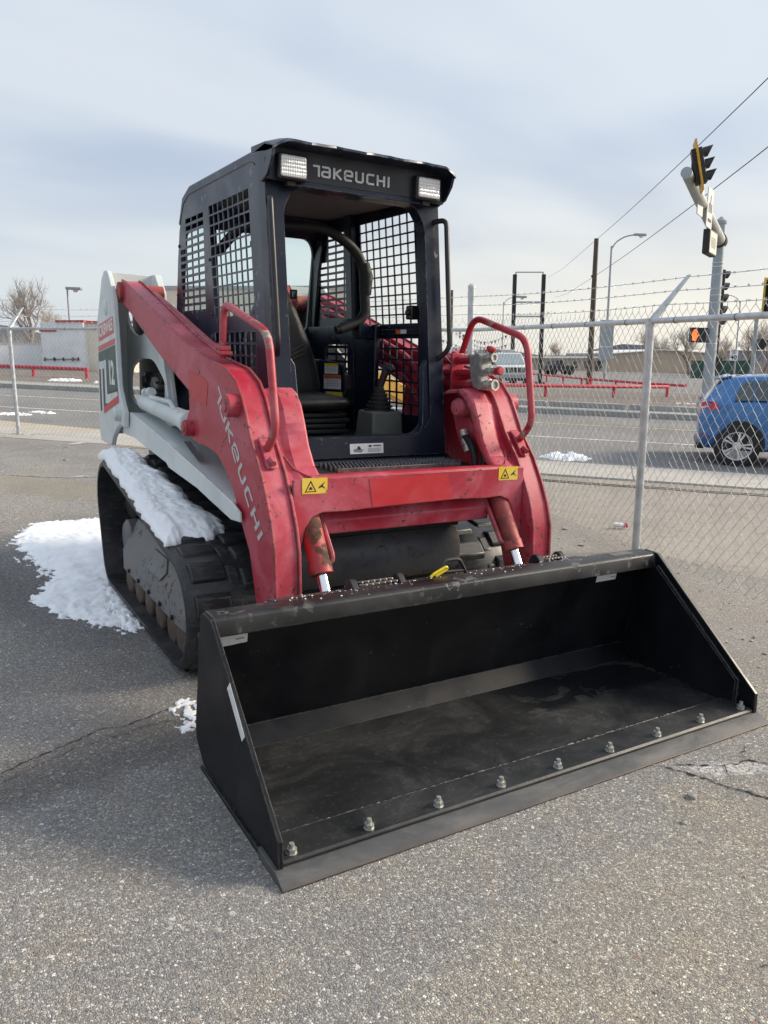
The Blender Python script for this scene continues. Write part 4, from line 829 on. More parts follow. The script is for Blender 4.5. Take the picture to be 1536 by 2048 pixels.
part(MB().box(.288, .296, ry(1.80)-.006, ry(1.8)-.004, 1.785, 1.818).box(.296, .31, ry(1.80)-.006, ry(1.8)-.004, 1.811, 1.818).box(.296, .306, ry(1.80)-.006, ry(1.8)-.004, 1.799, 1.805), 'sticker_letter', 'whitepr', 0, rear)
part(MB().box(-CW+.01, CW-.01, -1.18, .27, .955, .985), 'cab_floor', 'dark', 0.003)
# inner side walls below the windows (navy pressings) with stickers behind the seat
iw = MB().plate([(.33, .985), (.33, 1.60), (-.40, 1.60), (-.44, 1.30), (-.52, .985)], [rpoly([(.02, 1.49), (-.35, 1.49), (-.37, 1.27), (-.27, 1.22), (-.22, 1.37), (.03, 1.40)], .03)], 'x', .405, .42); part(iw, 'inner_wall', 'navy', 0.004)
iw2 = MB().plate([(.33, .985), (.33, 1.60), (-.40, 1.60), (-.44, 1.30), (-.52, .985)], [], 'x', -.42, -.405); part(iw2, 'inner_wall', 'navy', 0.004)
bp = MB().hexa([(.30, -.10, .985), (.403, -.26, .985), (.403, .20, .985), (.30, .20, .985), (.30, -.10, 1.40), (.403, -.20, 1.38), (.403, .20, 1.38), (.30, .20, 1.40)]); box_ = part(bp, 'side_locker', 'navy', 0.012)
sn = Vector((.15, .205, 0)).normalized(); su = Vector((.103, -.13, 0)).normalized()
for (c, w, h, top) in (((.350, -.168, 1.345), .090, .062, 'yellowtie'), ((.352, -.182, 1.265), .115, .085, 'orangepr'), ((.356, -.198, 1.165), .110, .082, 'yellowtie')):
    q = Vector(c); cs_ = card('warning_label', w, h, M['whitepr'], box_, q-Vector((0, .012, 0)), su, (0, 0, 1)); card('label_band', w*.98, h*.26, M[top], cs_, q-Vector((0, .0137, 0))+Vector((0, 0, h*.36)), su, (0, 0, 1)); 
    for i in range(4): card('label_text', w*(.8-.12*(i % 2)), h*.035, M['greypr'], cs_, q-Vector((0, .0137, 0))+Vector((0, 0, h*(.14-.13*i))), su, (0, 0, 1))
# seat
seat = MB(); rings = []
for (z, wx, y0, y1) in ((1.125, .19, -.66, -.24), (1.14, .225, -.70, -.22), (1.17, .235, -.715, -.20), (1.195, .225, -.70, -.20), (1.205, .17, -.64, -.24)):
    rings.append([(x*wx+.01, (y0+y1)/2+y*(y1-y0)/2, z+(.012 if y > .6 else 0)) for x, y in [(-1, -.7), (-.8, -.95), (-.4, -1), (.4, -1), (.8, -.95), (1, -.7), (1, .7), (.8, .95), (-.8, .95), (-1, .7)]])
seat.loft(rings); so = part(seat, 'seat', 'vinyl', 0.012, None, 60)
bk = MB(); rings = []
for (z, wx, yf, yb) in ((1.17, .215, -.30, -.16), (1.25, .230, -.315, -.14), (1.36, .225, -.275, -.09), (1.50, .195, -.225, -.05), (1.62, .150, -.185, -.03), (1.69, .125, -.165, -.03), (1.725, .095, -.150, -.045), (1.738, .05, -.125, -.07)):
    ring = []
    for k in range(16):
        a = 2*math.pi*k/16; cx_, sy_ = math.cos(a), math.sin(a); ex = math.copysign(abs(cx_)**.45, cx_)*wx; ey = math.copysign(abs(sy_)**.6, sy_)*(yb-yf)/2
        dish = .022*(1-(ex/wx)**2) if sy_ < 0 and z < 1.6 else 0
        ring.append((ex+.01, (yf+yb)/2+ey+dish, z))
    rings.append(ring)
bk.loft(rings); bo = part(bk, 'backrest', 'vinyl', 0, so, 60)
for k in range(3):
    pp_ = rpath([(-.06-.03*k, -.318+.004*k, 1.22), (-.06-.03*k, -.292, 1.33+.02*k), (.06, -.272+.0*k, 1.40+.025*k), (.14, -.255, 1.43+.03*k)], .05); part(MB().tube(pp_, .005, 6), 'seam', 'vinyl', 0, bo)
for i, (z, w) in enumerate(((1.105, .20), (1.075, .22), (1.045, .20), (1.015, .22))): part(MB().box(.01-w, .01+w, -.66, -.24, z-.015, z+.012), 'suspension_fold', 'plastic', 0.008, so)
part(MB().tube(rpath([(.235, -.50, 1.14), (.262, -.52, 1.20), (.272, -.53, 1.25)], .03), .007, 8).box(.255, .295, -.55, -.52, 1.24, 1.32), 'belt_buckle', 'plastic', 0.004)
part(MB().box(-.33, -.22, -.62, -.25, 1.16, 1.215), 'armrest', 'olive', 0.02)
# padded lap bar, raised
lbp = rpath([(-.36, -.20, 1.96), (-.34, -.52, 2.07), (.13, -.55, 2.095), (.345, -.56, 1.965), (.372, -.55, 1.66), (.33, -.55, 1.61), (.21, -.55, 1.565)], .11, 7)
lb_ = part(MB().tube(lbp, .027, 12), 'lap_bar', 'blackrub')
part(MB().tube([(.352, -.56, 1.93), (.368, -.557, 1.86), (.372, -.553, 1.76)], [.030, .040, .030], 12), 'lap_bar_pad', 'blackrub', 0, lb_)
part(MB().tube([(.19, -.55, 1.56), (.30, -.552, 1.60)], .024, 12).lathe((.30, -.54, 1.60), (0, 1, 0), [(0, .02), (.03, .03), (.10, .03), (.12, .01)], 12), 'lap_bar_pivot', 'plastic', 0, lb_)
part(MB().box(.32, .41, -.58, -.50, 1.52, 1.60).box(.40, .43, -.62, -.42, 1.0, 1.60), 'pivot_bracket', 'navy', 0.006)
# control consoles with joysticks
for s in SIDES:
    cx0 = .275 if s > 0 else -.30
    cn = MB().hexa([(cx0-.095, -1.00, .985), (cx0+.10, -1.00, .985), (cx0+.10, -.80, .985), (cx0-.095, -.80, .985), (cx0-.085, -.985, 1.148), (cx0+.092, -.985, 1.148), (cx0+.092, -.82, 1.148), (cx0-.085, -.82, 1.148)]); con = part(cn, 'control_console', 'olive', 0.012)
    bt = MB(); prof = []
    for i in range(6): prof += [(i*.020, .082-.0098*i), (i*.020+.007, .082-.0098*i), (i*.020+.010, .062-.0075*i), (i*.020+.017, .062-.0075*i)]
    bt.lathe((cx0, -.90, 1.146), (0, 0, 1), prof+[(.122, .02)], 18); part(bt, 'joystick_boot', 'blackrub', 0, con)
    jg = MB(); jg.tube([(cx0, -.90, 1.25), (cx0+.006, -.905, 1.29), (cx0+.018, -.915, 1.335), (cx0+.026, -.925, 1.365), (cx0+.028, -.930, 1.385)], [.015, .019, .020, .026, .018], 12); jg.tube([(cx0+.022, -.92, 1.372), (cx0+.03, -.955, 1.368), (cx0+.032, -.975, 1.355)], [.022, .022, .012], 10); part(jg, 'joystick', 'plastic', 0, con)
# sill sticker
ss = card('operator_sticker', .182, .048, M['whitepr'], front, (0.0, fy(.996)-.0006, .996), (1, 0, 0), (0, .131, 1))
def ssp(mb): return mb.xf(lambda p: Vector((p.x, fy(.996+p.z)-.0022+p.y, .996+p.z)))
part(ssp(MB().prism([(-.07, -.015), (-.03, -.018), (-.018, -.006), (-.045, .005), (-.075, -.004)], 'y', 0, .0006)), 'sticker_drawing', 'greypr', 0, ss)
part(ssp(MB().prism([(-.052, -.002), (-.035, -.006), (-.033, .002), (-.04, .012), (-.05, .012)], 'y', -.0006, .0)), 'sticker_drawing', 'blackpr', 0, ss)
part(ssp(MB().prism([(.005, .012), (.022, .018), (.028, .010), (.018, .006)], 'y', -.0006, .0006).box(.035, .078, -.0006, .0006, .010, .015)), 'sticker_heading', 'blackpr', 0, ss)
for i in range(4): part(ssp(MB().box(.006, .08-.01*(i % 2), -.0006, .0006, -.001-.005*i, .001-.005*i)), 'sticker_text', 'greypr', 0, ss)
# step with serrated grip
part(MB().prism(rpoly([(-.46, -1.20), (-.46, -1.46), (.46, -1.46), (.52, -1.40), (.52, -1.15)], .03), 'z', .900, .920), 'step_plate', 'dark', 0.004)
part(MB().hexa([(-.46, -1.28, .921), (.50, -1.28, .921), (.50, -1.20, .921), (-.46, -1.20, .921), (-.46, -1.255, .955), (.48, -1.255, .955), (.48, -1.20, .955), (-.46, -1.20, .955)]), 'kick_plate', 'navy', 0.006)
part(MB().hexa([(-.265, -1.475, .905), (.40, -1.475, .905), (.40, -1.461, .905), (-.265, -1.461, .905), (-.265, -1.483, .940), (.40, -1.483, .940), (.40, -1.469, .940), (-.265, -1.469, .940)]), 'step_nosing', 'steelbar', 0.002)
gt = MB(); ro = 0
for j in range(6):
    for i in range(36):
        x = -.26+i*.0195+(.0098 if j % 2 else 0); y = -1.300-j*.026
        gt.lathe((x, y, .918), (0, 0, 1), [(0, .0075), (.020, .0065), (.025, .003), (.027, .001)], 6)
stuff(part(gt, 'grip_teeth', 'grip'))

# bucket ------------------------------------------------------------------
BW = 1.06
bk_ = MB()
SP = [(-2.045, .560), (-2.075, .580), (-2.150, .578), (-2.178, .556), (-2.712, .113), (-2.716, .030), (-2.050, .016), (-1.972, .085), (-1.968, .14)]
bprof_in = [(-2.055, .525), (-1.975, .090), (-2.043, .029), (-2.62, .029)]
bprof_out = [(-2.62, .012), (-2.035, .012), (-1.958, .084), (-2.038, .525)]
def bucket_floor_mat():
    t = NT('scuffed_bucket_floor'); n = t.noise(3.2, 6, 0.65, 0.8); f = t.noise(55, 5, 0.65); w = t.noise(1.6, 5, 0.6, 1.4, loc=(1.7, .6, 0)); ln = t.noise(7, 6, 0.7, 1.5, (0.35, 1, 1))
    c = t.mix(t.ramp(n, 0.35, 0.68), (0.013, 0.0138, 0.0145), (0.029, 0.0295, 0.0295)); c = t.mix(t.ramp(f, 0.55, 0.75, 0, 0.5), c, (0.075, 0.072, 0.066))
    sl = t.ramp(t.mth('ABSOLUTE', t.mth('SUBTRACT', ln, 0.5)), 0.0, 0.012, 1, 0); c = t.mix(t.mul(t.mul(sl, t.ramp(n, .45, .6)), 0.55), c, (0.10, 0.097, 0.092))
    sxz = t.n('ShaderNodeSeparateXYZ'); t.l(t.tc.outputs['Object'], sxz.inputs[0]); wet = t.mul(t.ramp(w, 0.47, 0.485), t.mul(t.ramp(sxz.outputs[0], 0.05, 0.35), t.ramp(sxz.outputs[1], -2.33, -2.27))); c = t.mix(t.mul(wet, 0.8), c, (0.008, 0.009, 0.011))
    rg = t.mix(wet, t.ramp(n, 0.3, 0.7, 0.36, 0.55), (0.14, 0.14, 0.14)); t.set(c, None); t.l(rg, t.b.inputs['Roughness']); t.bump(t.mul(f, t.mth('SUBTRACT', 1.0, wet)), 0.12, 0.004); return t.m
M['bfloor'] = bucket_floor_mat()
shell = MB().prism(bprof_in+bprof_out, 'x', -BW+.002, BW-.002); bucket = part(shell, 'bucket', 'bucket', 0.0)
fl = MB(); fl.box(-BW+.013, BW-.013, -2.60, -2.046, .0290, .0315); part(fl, 'floor_plate', 'bfloor', 0, bucket)
for s in SIDES:
    sp_ = MB().prism(SP, 'x', BW-.012, BW+.004); sp_.xf(mx(s)); part(sp_, 'bucket_side', 'bucket', 0.002, bucket)
    ip_ = MB().prism([(-2.07, .52), (-2.155, .52), (-2.62, .140), (-2.622, .034), (-2.08, .034), (-2.0, .1)], 'x', BW-.019, BW-.012); ip_.xf(mx(s)); part(ip_, 'side_liner', 'bucket', 0.003, bucket)
    wv = MB(); pts = []
    P0 = [Vector((s*(BW-.014), -2.165, .525)), Vector((s*(BW-.014), -2.628, .142)), Vector((s*(BW-.014), -2.629, .036))]
    for a, b, k in ((P0[0], P0[1], 60), (P0[1], P0[2], 12)):
        for i in range(k): pts.append(a.lerp(b, i/k)+Vector((0, rnd.uniform(-.0015, .0015), rnd.uniform(-.0015, .0015))))
    wv.tube(pts, .0045, 6); part(wv, 'weld_bead', plain('weld_grey', (0.045, 0.045, 0.047), 0.5, 0.3, 0.4, 80), 0, bucket)
    sk = MB().prism([(-2.04, .0), (-2.60, .0), (-2.60, .020), (-2.04, .014)], 'x', BW+.004, BW+.012); sk.xf(mx(s)); part(sk, 'skid_strip', 'bucket', 0.002, bucket)
tt = MB().prism(rpoly([(-2.045, .515), (-2.045, .578), (-2.125, .578), (-2.140, .570), (-2.148, .512), (-2.125, .508)], .006, 2), 'x', -BW+.012, BW-.012); part(tt, 'top_tube', paint('frosted_black_tube', (0.008, 0.009, 0.010), (0.030, 0.032, 0.035), (0.14, 0.14, 0.14), 0.40, chips=0.575, chip_scale=20, dirt=(0.04, 0.041, 0.042), edge_w=0.010, edge_noise=(.3, .55)), 0.003, bucket)
wb = MB(); pts = [Vector((-BW+.02+(2*BW-.04)*i/240, -2.118+rnd.uniform(-.0015, .0015), .509+rnd.uniform(-.002, .002))) for i in range(241)]
wb.tube(pts, .0062, 6); part(wb, 'weld_bead', plain('bright_weld', (0.34, 0.345, 0.35), 0.5, 0.2, 0.5, 60), 0, bucket)
lipp = MB().prism([(-2.578, .032), (-2.578, .046), (-2.702, .046), (-2.710, .040), (-2.710, .033)], 'x', -1.046, 1.046); part(lipp, 'lip_plate', 'bfloor', 0.002, bucket)
ce = MB().prism([(-2.590, .0), (-2.590, .0315), (-2.716, .0315), (-2.774, .006), (-2.770, .0)], 'x', -1.075, 1.075)
def edge_mat():
    t = NT('worn_cutting_edge'); n = t.noise(9, 6, 0.7, 0.5, (0.4, 1, 1)); f = t.noise(60, 5, .6); c = t.mix(t.ramp(n, 0.35, 0.7), (0.085, 0.085, 0.084), (0.15, 0.145, 0.138)); c = t.mix(t.ramp(f, .55, .75, 0, .4), c, (0.16, 0.135, 0.11))
    ge = t.n('ShaderNodeSeparateXYZ'); t.l(t.tc.outputs['Object'], ge.inputs[0]); low = t.mul(t.ramp(ge.outputs[2], .003, .016, 1, 0), t.ramp(n, .3, .6, .35, 1)); c = t.mix(t.mul(low, 0.6), c, (0.085, 0.05, 0.035))
    t.set(c, t.ramp(n, .3, .7, .38, .6), 0.35); t.bump(f, .15, .003); return t.m
ced = part(ce, 'cutting_edge', edge_mat(), 0.0015, bucket)
pts = [Vector((-1.03+2.06*i/220, -2.572+rnd.uniform(-.002, .002), .0375+rnd.uniform(-.002, .002))) for i in range(221)]
part(MB().tube(pts, .0075, 6), 'weld_bead', plain('weld_dark', (0.022, 0.0225, 0.023), 0.5, 0.2, 0.3, 60) or plain('weld_grey', (0.045, 0.045, 0.047), 0.5, 0.3, 0.4, 80), 0, bucket)
bm_ = MB().cyl((0, 0, 0), (0, 0, .002), .0165, None, 16).cyl((0, 0, .002), (0, 0, .016), .0148, None, 6).cyl((0, 0, .016), (0, 0, .031), .0080, .0076, 12).mesh('edge_bolt', M['zinc'])
for i in range(9):
    o = link('edge_bolt', bm_, bucket); o.location = (-1.008+2.016*i/8, -2.679, .0455); o.rotation_euler = (0, 0, i*.8)
for (org, u, v, w, h) in (((-.965, -2.0462, .468), (1, 0, 0.05), (0, -.168, .986), .135, .062), ((.845, -2.0466, .470), (1, 0, 0.0), (0, -.168, .986), .125, .052), ((-1.0645, -2.388, .362), Vector((0, -.62, -.58)), Vector((0, -.58, .62)), .175, .036)):
    st_ = card('white_sticker', w, h, M['whitepr'], bucket, org, u, v)
    if abs(org[0]) < 1: card('sticker_text', w*.22, h*.06, M['greypr'], st_, Vector(org)+Vector(u)*w*.30+Vector((0, -.0014, -h*.18)), u, v); card('sticker_text', w*.12, h*.05, M['greypr'], st_, Vector(org)-Vector(u)*w*.36+Vector((0, -.0014, h*.12)), u, v)
card('metal_tag', .12, .045, M['steelbar'], bucket, (.88, -2.085, .5785), (1, 0, 0), (0, 1, 0))
# hitch plate behind the bucket with lugs, expanded-metal steps and lever
hp = MB().hexa([(-.78, -2.045, .545), (.74, -2.045, .545), (.74, -1.93, .50), (-.78, -1.93, .50), (-.78, -2.045, .572), (.74, -2.045, .572), (.74, -1.93, .545), (-.78, -1.93, .545)]); hitch = part(hp, 'hitch_plate', paint('rusty_brown_plate', (0.030, 0.024, 0.021), (0.06, 0.05, 0.045), (0.11, 0.07, 0.05), 0.6, chips=.55), 0.003, bucket)
part(MB().prism([(-1.93, .53), (-1.87, .40), (-1.90, .10), (-1.97, .10), (-2.03, .5)], 'x', -.60, .56), 'hitch_frame', 'dark', 0.004, bucket)
for x in (-.455, -.245, .47, .60):
    part(MB().prism(rpoly([(-1.93, .50), (-1.955, .585), (-1.985, .60), (-2.04, .555)], .02), 'x', x-.014, x+.014), 'hitch_lug', 'dark', 0.004, bucket)
for x0, x1 in ((-.43, -.27), (.49, .60)):
    for i in range(6):
        for j in range(2):
            xa = x0+(x1-x0)*i/6; ya = -1.965-.035*j
            part(MB().tube([(xa, ya, .574), (xa+(x1-x0)/6*.6, ya-.03, .582)], .004, 5), 'grip_strand', 'zinc', 0, hitch)
lv = rpath([(-.075, -1.985, .553), (-.03, -1.985, .624), (.045, -1.985, .624), (.085, -1.985, .556)], .02, 4); part(MB().tube(lv, .0085, 8).tube([(-.04, -1.985, .575), (.07, -1.985, .572)], .007, 8), 'hitch_lever', 'plastic', 0, bucket)
part(MB().tube(rpath([(-.105, -2.0, .565), (-.09, -2.0, .577), (-.03, -2.0, .601), (-.022, -2.0, .592), (-.08, -2.0, .566)], .008, 3), .006, 6), 'yellow_tie', 'yellowtie', 0, bucket)
# frost crumbs on the tube
fc_ = MB()
for i in range(110):
    x = rnd.choice((rnd.gauss(-.62, .12), rnd.gauss(-.2, .18), rnd.gauss(.25, .1), rnd.gauss(.55, .1))); y = min(-1.94, rnd.gauss(-2.03, .035)); z = .579 if y < -2.045 else .572-(y+2.045)*-.23*-1+.001
    pebble(fc_, x, y, rnd.choice((.002, .002, .003, .004)), z)
stuff(part(fc_, 'frost_crumbs', 'snowd', 0, bucket))

# decals on the left tower: CK8W65, stripes, TL12 -------------------------------
def tow(parent, name, poly, mat, lift, s=-1):
    pr = MB().prism(poly, 'x', .7622+lift, .7628+lift); pr.xf(mx(s)); return part(pr, name, mat, 0, parent)
def ylr(z): return (.545+max(0, (1.30-z))*-.10, 1.085+(1.61-z)*.14)
tp_ = [o for o in LD.children if o.name.startswith('tower_plate')][0]
tow(tp_, 'registration_sticker', [(1.065, 1.465), (.585, 1.52), (.60, 1.622), (1.055, 1.575)], 'pinkpr', 0)
vs_, fs_ = text2d('CK8W65', .125, .003, 'CENTER', .95); decal('registration_lettering', [(a*.90, b) for a, b in vs_], fs_, M['whitepr'], tp_, (-.7632, .825, 1.548), (0, -1, .112), (0, .06, .80), .0004)
tow(tp_, 'red_stripe', [(1.09, 1.40), (.565, 1.455), (.56, 1.51-.02), (1.085, 1.435)], 'pinkpr', 0)
tow(tp_, 'green_panel', [(1.095, 1.395), (.563, 1.450), (.558, 1.30), (.80, 1.33), (1.10, 1.34)], 'greenpr', .0001)
tow(tp_, 'black_panel', [(1.10, 1.0), (1.10, 1.339), (.80, 1.329), (.558, 1.299), (.525, 1.15), (.80, 1.075)], 'blackpr', .0002)
tow(tp_, 'red_stripe', [(.98, 1.04), (.523, 1.145), (.515, 1.10), (.98, .995)], 'redpr', .0012)
tow(tp_, 'letter_t', [(1.09, 1.335), (.925, 1.345), (.925, 1.295), (.985, 1.29), (.985, 1.02), (1.035, 1.01), (1.035, 1.287), (1.09, 1.285)], 'white', .0006)
tow(tp_, 'letter_l', [(.915, 1.350), (.860, 1.352), (.855, 1.13), (.545, 1.165), (.535, 1.115), (.915, 1.065)], 'white', .0009)
tow(tp_, 'number_panel', [(.84, 1.345), (.565, 1.352), (.553, 1.185), (.84, 1.150)], 'greenpr', .0004)
vs_, fs_ = text2d('12', .20, .008, 'CENTER', .9); decal('number_lettering', [(a*.92, b) for a, b in vs_], fs_, M['whitepr'], tp_, (-.7636, .705, 1.268), (0, -1, .02), (0, .08, 1), .0004)

# ------------------------------------------------------------------ snow
def snow_sheet(name, pts_fn, nu, nv, hfn, label, mat='snow', kind=True):
    """a heap: grid over (u, v) with top height hfn, closed underneath"""
    mb = MB(); top = []; 
    for j in range(nv+1):
        for i in range(nu+1):
            u, v = i/nu, j/nv; p = Vector(pts_fn(u, v)); h = hfn(u, v); top.append((p, h))
    n = (nu+1)
    mb.v = [tuple(p+Vector((0, 0, h))) for p, h in top]+[tuple(p-Vector((0, 0, .004))) for p, h in top]; K = len(top)
    for j in range(nv):
        for i in range(nu):
            a = j*n+i; mb.f.append((a, a+1, a+n+1, a+n)); mb.f.append((K+a, K+a+n, K+a+n+1, K+a+1))
    for i in range(nu): mb.f += [(i, K+i, K+i+1, i+1), (nv*n+i, nv*n+i+1, K+nv*n+i+1, K+nv*n+i)]
    for j in range(nv): mb.f += [(j*n, (j+1)*n, K+(j+1)*n, K+j*n), (j*n+nu, K+j*n+nu, K+(j+1)*n+nu, (j+1)*n+nu)]
    o = mb.build(name, M[mat], None, 0, 80); tag(o, label, 'snow'); return o
from mathutils import noise as mnoise
def fb(x, y, s, o=4): return mnoise.fractal(Vector((x*s, y*s, 3.7)), 0.9, 2.0, o)
def top_z(y): return .563+(y+1.10)/(0.22+1.10)*(.797-.563) if y < .22 else .797-(y-.22)*.12
def snow_pt(u, v):
    y = .44-1.50*v; wid0 = -.925+.018*fb(y, 1.3, 9); inner = -.775+.185*v+.04*fb(y, 8.2, 6)+.02*fb(y, 5.2, 22)
    if v > .93: inner -= (v-.93)*1.5
    x = wid0+(inner-wid0)*u; sag = -.35*(v-.96) if v > .96 else 0
    return (x, y+.045*fb(x*1.0, 4.4, 11)*v, top_z(max(y, -1.06))-.002)
def snow_h(u, v):
    e = min(u, 1-u)*4.5; ev = min(v*14, (1-v)*14); k = max(0.0, min(1, e, ev)); y = .44-1.5*v
    base = .052*(1-.35*v)*math.sqrt(k); return max(0.004, base*(1+.28*fb(u*.4, y, 6, 2))+.005*fb(u*.4, y, 26, 2)*math.sqrt(k)+.003*fb(u*.4, y, 80, 2)*math.sqrt(k)+.006)
snow_sheet('track_snow', snow_pt, 40, 170, snow_h, 'thick white snow lying along the top of the left rubber track')
def ground_snow(name, outline, hmax, label, step=.022, mat='snowd', sc=10):
    xs = [p[0] for p in outline]; ys = [p[1] for p in outline]; x0, x1, y0, y1 = min(xs)-.15, max(xs)+.15, min(ys)-.15, max(ys)+.15
    nx, ny = int((x1-x0)/step), int((y1-y0)/step); idx = {}; mb = MB()
    def sdf(x, y):
        d = 1e9; n = len(outline)
        for i in range(n):
            a, b = outline[i], outline[(i+1) % n]; vx, vy = b[0]-a[0], b[1]-a[1]; t = max(0, min(1, ((x-a[0])*vx+(y-a[1])*vy)/(vx*vx+vy*vy))); d = min(d, math.hypot(x-a[0]-t*vx, y-a[1]-t*vy))
        return d if inside((x, y), outline) else -d
    for j in range(ny+1):
        for i in range(nx+1):
            x, y = x0+i*step, y0+j*step; d = sdf(x, y)+.07*fb(x, y, sc)+.058*fb(x, y*.6, sc*3.4)+.030*fb(x, y, sc*9, 2); h = -.02 if d < 0 else min(1, d/.16)**.7*hmax*(.55+.5*max(-.7, fb(x, y, 8, 2)))+.003+min(.006, hmax*.2)*fb(x, y, 34, 2)*min(1, d/.05)
            mb.v.append((x+.4*step*fb(x, y, 60, 2), y+.4*step*fb(y, x, 60, 2), h))
    n = nx+1
    for j in range(ny):
        for i in range(nx):
            a = j*n+i; q = (a, a+1, a+n+1, a+n)
            if max(mb.v[k][2] for k in q) > 0: mb.f.append(q)
    use = sorted({k for f in mb.f for k in f}); mp = {k: i for i, k in enumerate(use)}; mb.v = [mb.v[k] for k in use]; mb.f = [tuple(mp[k] for k in f) for f in mb.f]
    o = mb.build(name, M[mat], None, 0, 80); return tag(o, label, 'snow')
ground_snow('snow_patch', [(-1.33, 1.75), (-1.09, 2.30), (-.55, 2.35), (-.45, 1.2), (-.80, .45), (-.86, -.15), (-.95, -.58), (-1.06, -.46), (-1.27, -.10), (-1.36, .25), (-1.22, .60), (-1.27, 1.1)], .030, 'large patch of melting snow on the asphalt beside the left track', .014)
ground_snow('snow_patch', [(-.90, .32), (-.84, -.12), (-.93, -.52), (-1.02, -.50), (-1.0, -.1), (-.98, .2)], .070, 'ridge of fresher snow fallen against the bottom of the left track', .014, 'snow', 16)
ground_snow('snow_patch', [(-1.02, -1.545), (-.985, -1.50), (-.93, -1.55), (-.92, -1.62), (-.94, -1.80), (-1.01, -1.81), (-1.035, -1.74), (-1.0, -1.62)], .022, 'small icy snow patch on the ground behind the bucket\'s left side', .010, 'snowd', 16)
# ------------------------------------------------------------------ far setting
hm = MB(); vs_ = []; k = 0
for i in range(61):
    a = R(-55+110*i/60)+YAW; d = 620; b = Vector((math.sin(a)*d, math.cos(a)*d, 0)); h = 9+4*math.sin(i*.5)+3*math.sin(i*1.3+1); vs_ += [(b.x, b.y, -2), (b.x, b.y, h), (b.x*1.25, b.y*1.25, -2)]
hm.add(vs_, [f for i in range(60) for f in ((3*i, 3*i+3, 3*i+4, 3*i+1), (3*i+1, 3*i+4, 3*i+5, 3*i+2))]); struct(hm.build('hills', plain('hazy_hill', (0.19, 0.20, 0.23), 0.95, 0, 0.2, .03)))  # bluish distance haze is put into the hill colour
def lbox(parent, name, mat, x0, x1, y0, y1, z0, z1, bevel=0.0): return MB().box(x0, x1, y0, y1, z0, z1).build(name, mat, parent, bevel)
camyaw = math.atan2(rr.y, rr.x)       # yaw whose local x runs to the right of the picture
# buildings
wallg = plain('shaded_grey_stucco', (0.80, 0.83, 0.85), 0.9, 0, 0.08, 1.5); wallc = plain('sunlit_cream_stucco', (0.74, 0.69, 0.58), 0.9, 0, 0.06, 1.5); redtrim = plain('red_trim', (0.42, 0.05, 0.05), 0.7); beige = plain('beige_wall', (0.34, 0.29, 0.235), 0.9, 0, 0.07, .4); whitew = plain('white_wall', (0.86, 0.87, 0.87), 0.85, 0, 0.05, 1)  # store wall colours hold the light: grey for shaded side, cream for sunlit
Bd = empty('store_building', 'low pale grey store building with red roof trim across the street', 'building', mat=stand(4.16, 42.75, math.atan2(-1.63, 1.93)))
lbox(Bd, 'wall', wallg, 0, 2.55, 0, 9, -.2, 2.62); lbox(Bd, 'side_wall', wallc, 2.553, 5.2, .3, 8, -.2, 2.58)
lbox(Bd, 'roof_trim', redtrim, .95, 2.62, -.06, 9, 2.60, 2.72); lbox(Bd, 'roof_trim', redtrim, -.05, .95, -.05, 9, 2.12, 2.24); lbox(Bd, 'roof_trim', redtrim, 2.62, 5.3, .24, 8, 2.56, 2.68)
rk = lbox(Bd, 'bike_rack', M['blackpr'], .15, 2.2, -.10, -.05, .62, .66)
for x in (.18, .75, 1.3, 1.85, 2.16): lbox(Bd, 'rack_bracket', M['blackpr'], x-.02, x+.02, -.16, -.02, .55, .74)
lbox(Bd, 'lower_wing', wallg, -.0, .9, -.004, 3, -.2, 2.13)
T1 = empty('store_block', 'tall cream flat-roofed block seen through the cab, behind the loader', 'building', mat=stand(10.5, 42.4, math.atan2(-5.7, 9.7)))
lbox(T1, 'wall', wallc, 0, 11.4, 0, 20, -.3, 4.75); lbox(T1, 'parapet', plain('grey_parapet', (0.42, 0.45, 0.47), .8), -.08, 11.48, -.08, 20.1, 4.75, 4.95)
for i in range(4): w_ = lbox(T1, 'window', M['carglass'], 1.0+i*2.7, 2.9+i*2.7, -.03, .01, .9, 2.3); lbox(T1, 'window_frame', whitew, .94+i*2.7, 2.96+i*2.7, -.02, .005, .84, .90)
WW = empty('white_wall', 'low white boundary wall in front of the bare tree', 'wall', mat=stand(-9, 47.5, math.atan2(-2.2, 13.2)))
lbox(WW, 'wall', whitew, 0, 13.6, 0, .2, -.2, 1.08); lbox(WW, 'coping', plain('white_coping', (0.6, 0.6, 0.6), .8), 0, 13.6, -.03, .23, 1.08, 1.13)
BB = empty('beige_building', 'long low beige building beyond the side road', 'building', mat=stand(70.5, 77.5, math.atan2(-6, 30)))
lbox(BB, 'wall', beige, 0, 33, 0, 12, -.6, 1.55); rfm = plain('pale_roof', (0.62, 0.63, 0.65), .8)
MB().prism([(12, 1.55), (33.2, 1.55), (33.2, 2.0), (20.5, 2.65), (12, 2.15)], 'y', -.02, 12).build('gable', beige, BB)
MB().prism([(12, 2.15), (20.5, 2.65), (33.3, 2.0), (33.3, 2.12), (20.5, 2.78), (12, 2.27)], 'y', -.2, 12.1).build('roof_edge', rfm, BB); lbox(BB, 'flat_roof', rfm, -.3, 12, -.3, 12, 1.55, 1.75)
for i in range(5): lbox(BB, 'window', M['carglass'], 1.5+i*2, 2.4+i*2, -.05, .01, .2, 1.1)
lbox(BB, 'side_door', plain('dark_door', (.05, .05, .05), .6), 9.2, 10.1, -.05, .02, -.5, 1.2)
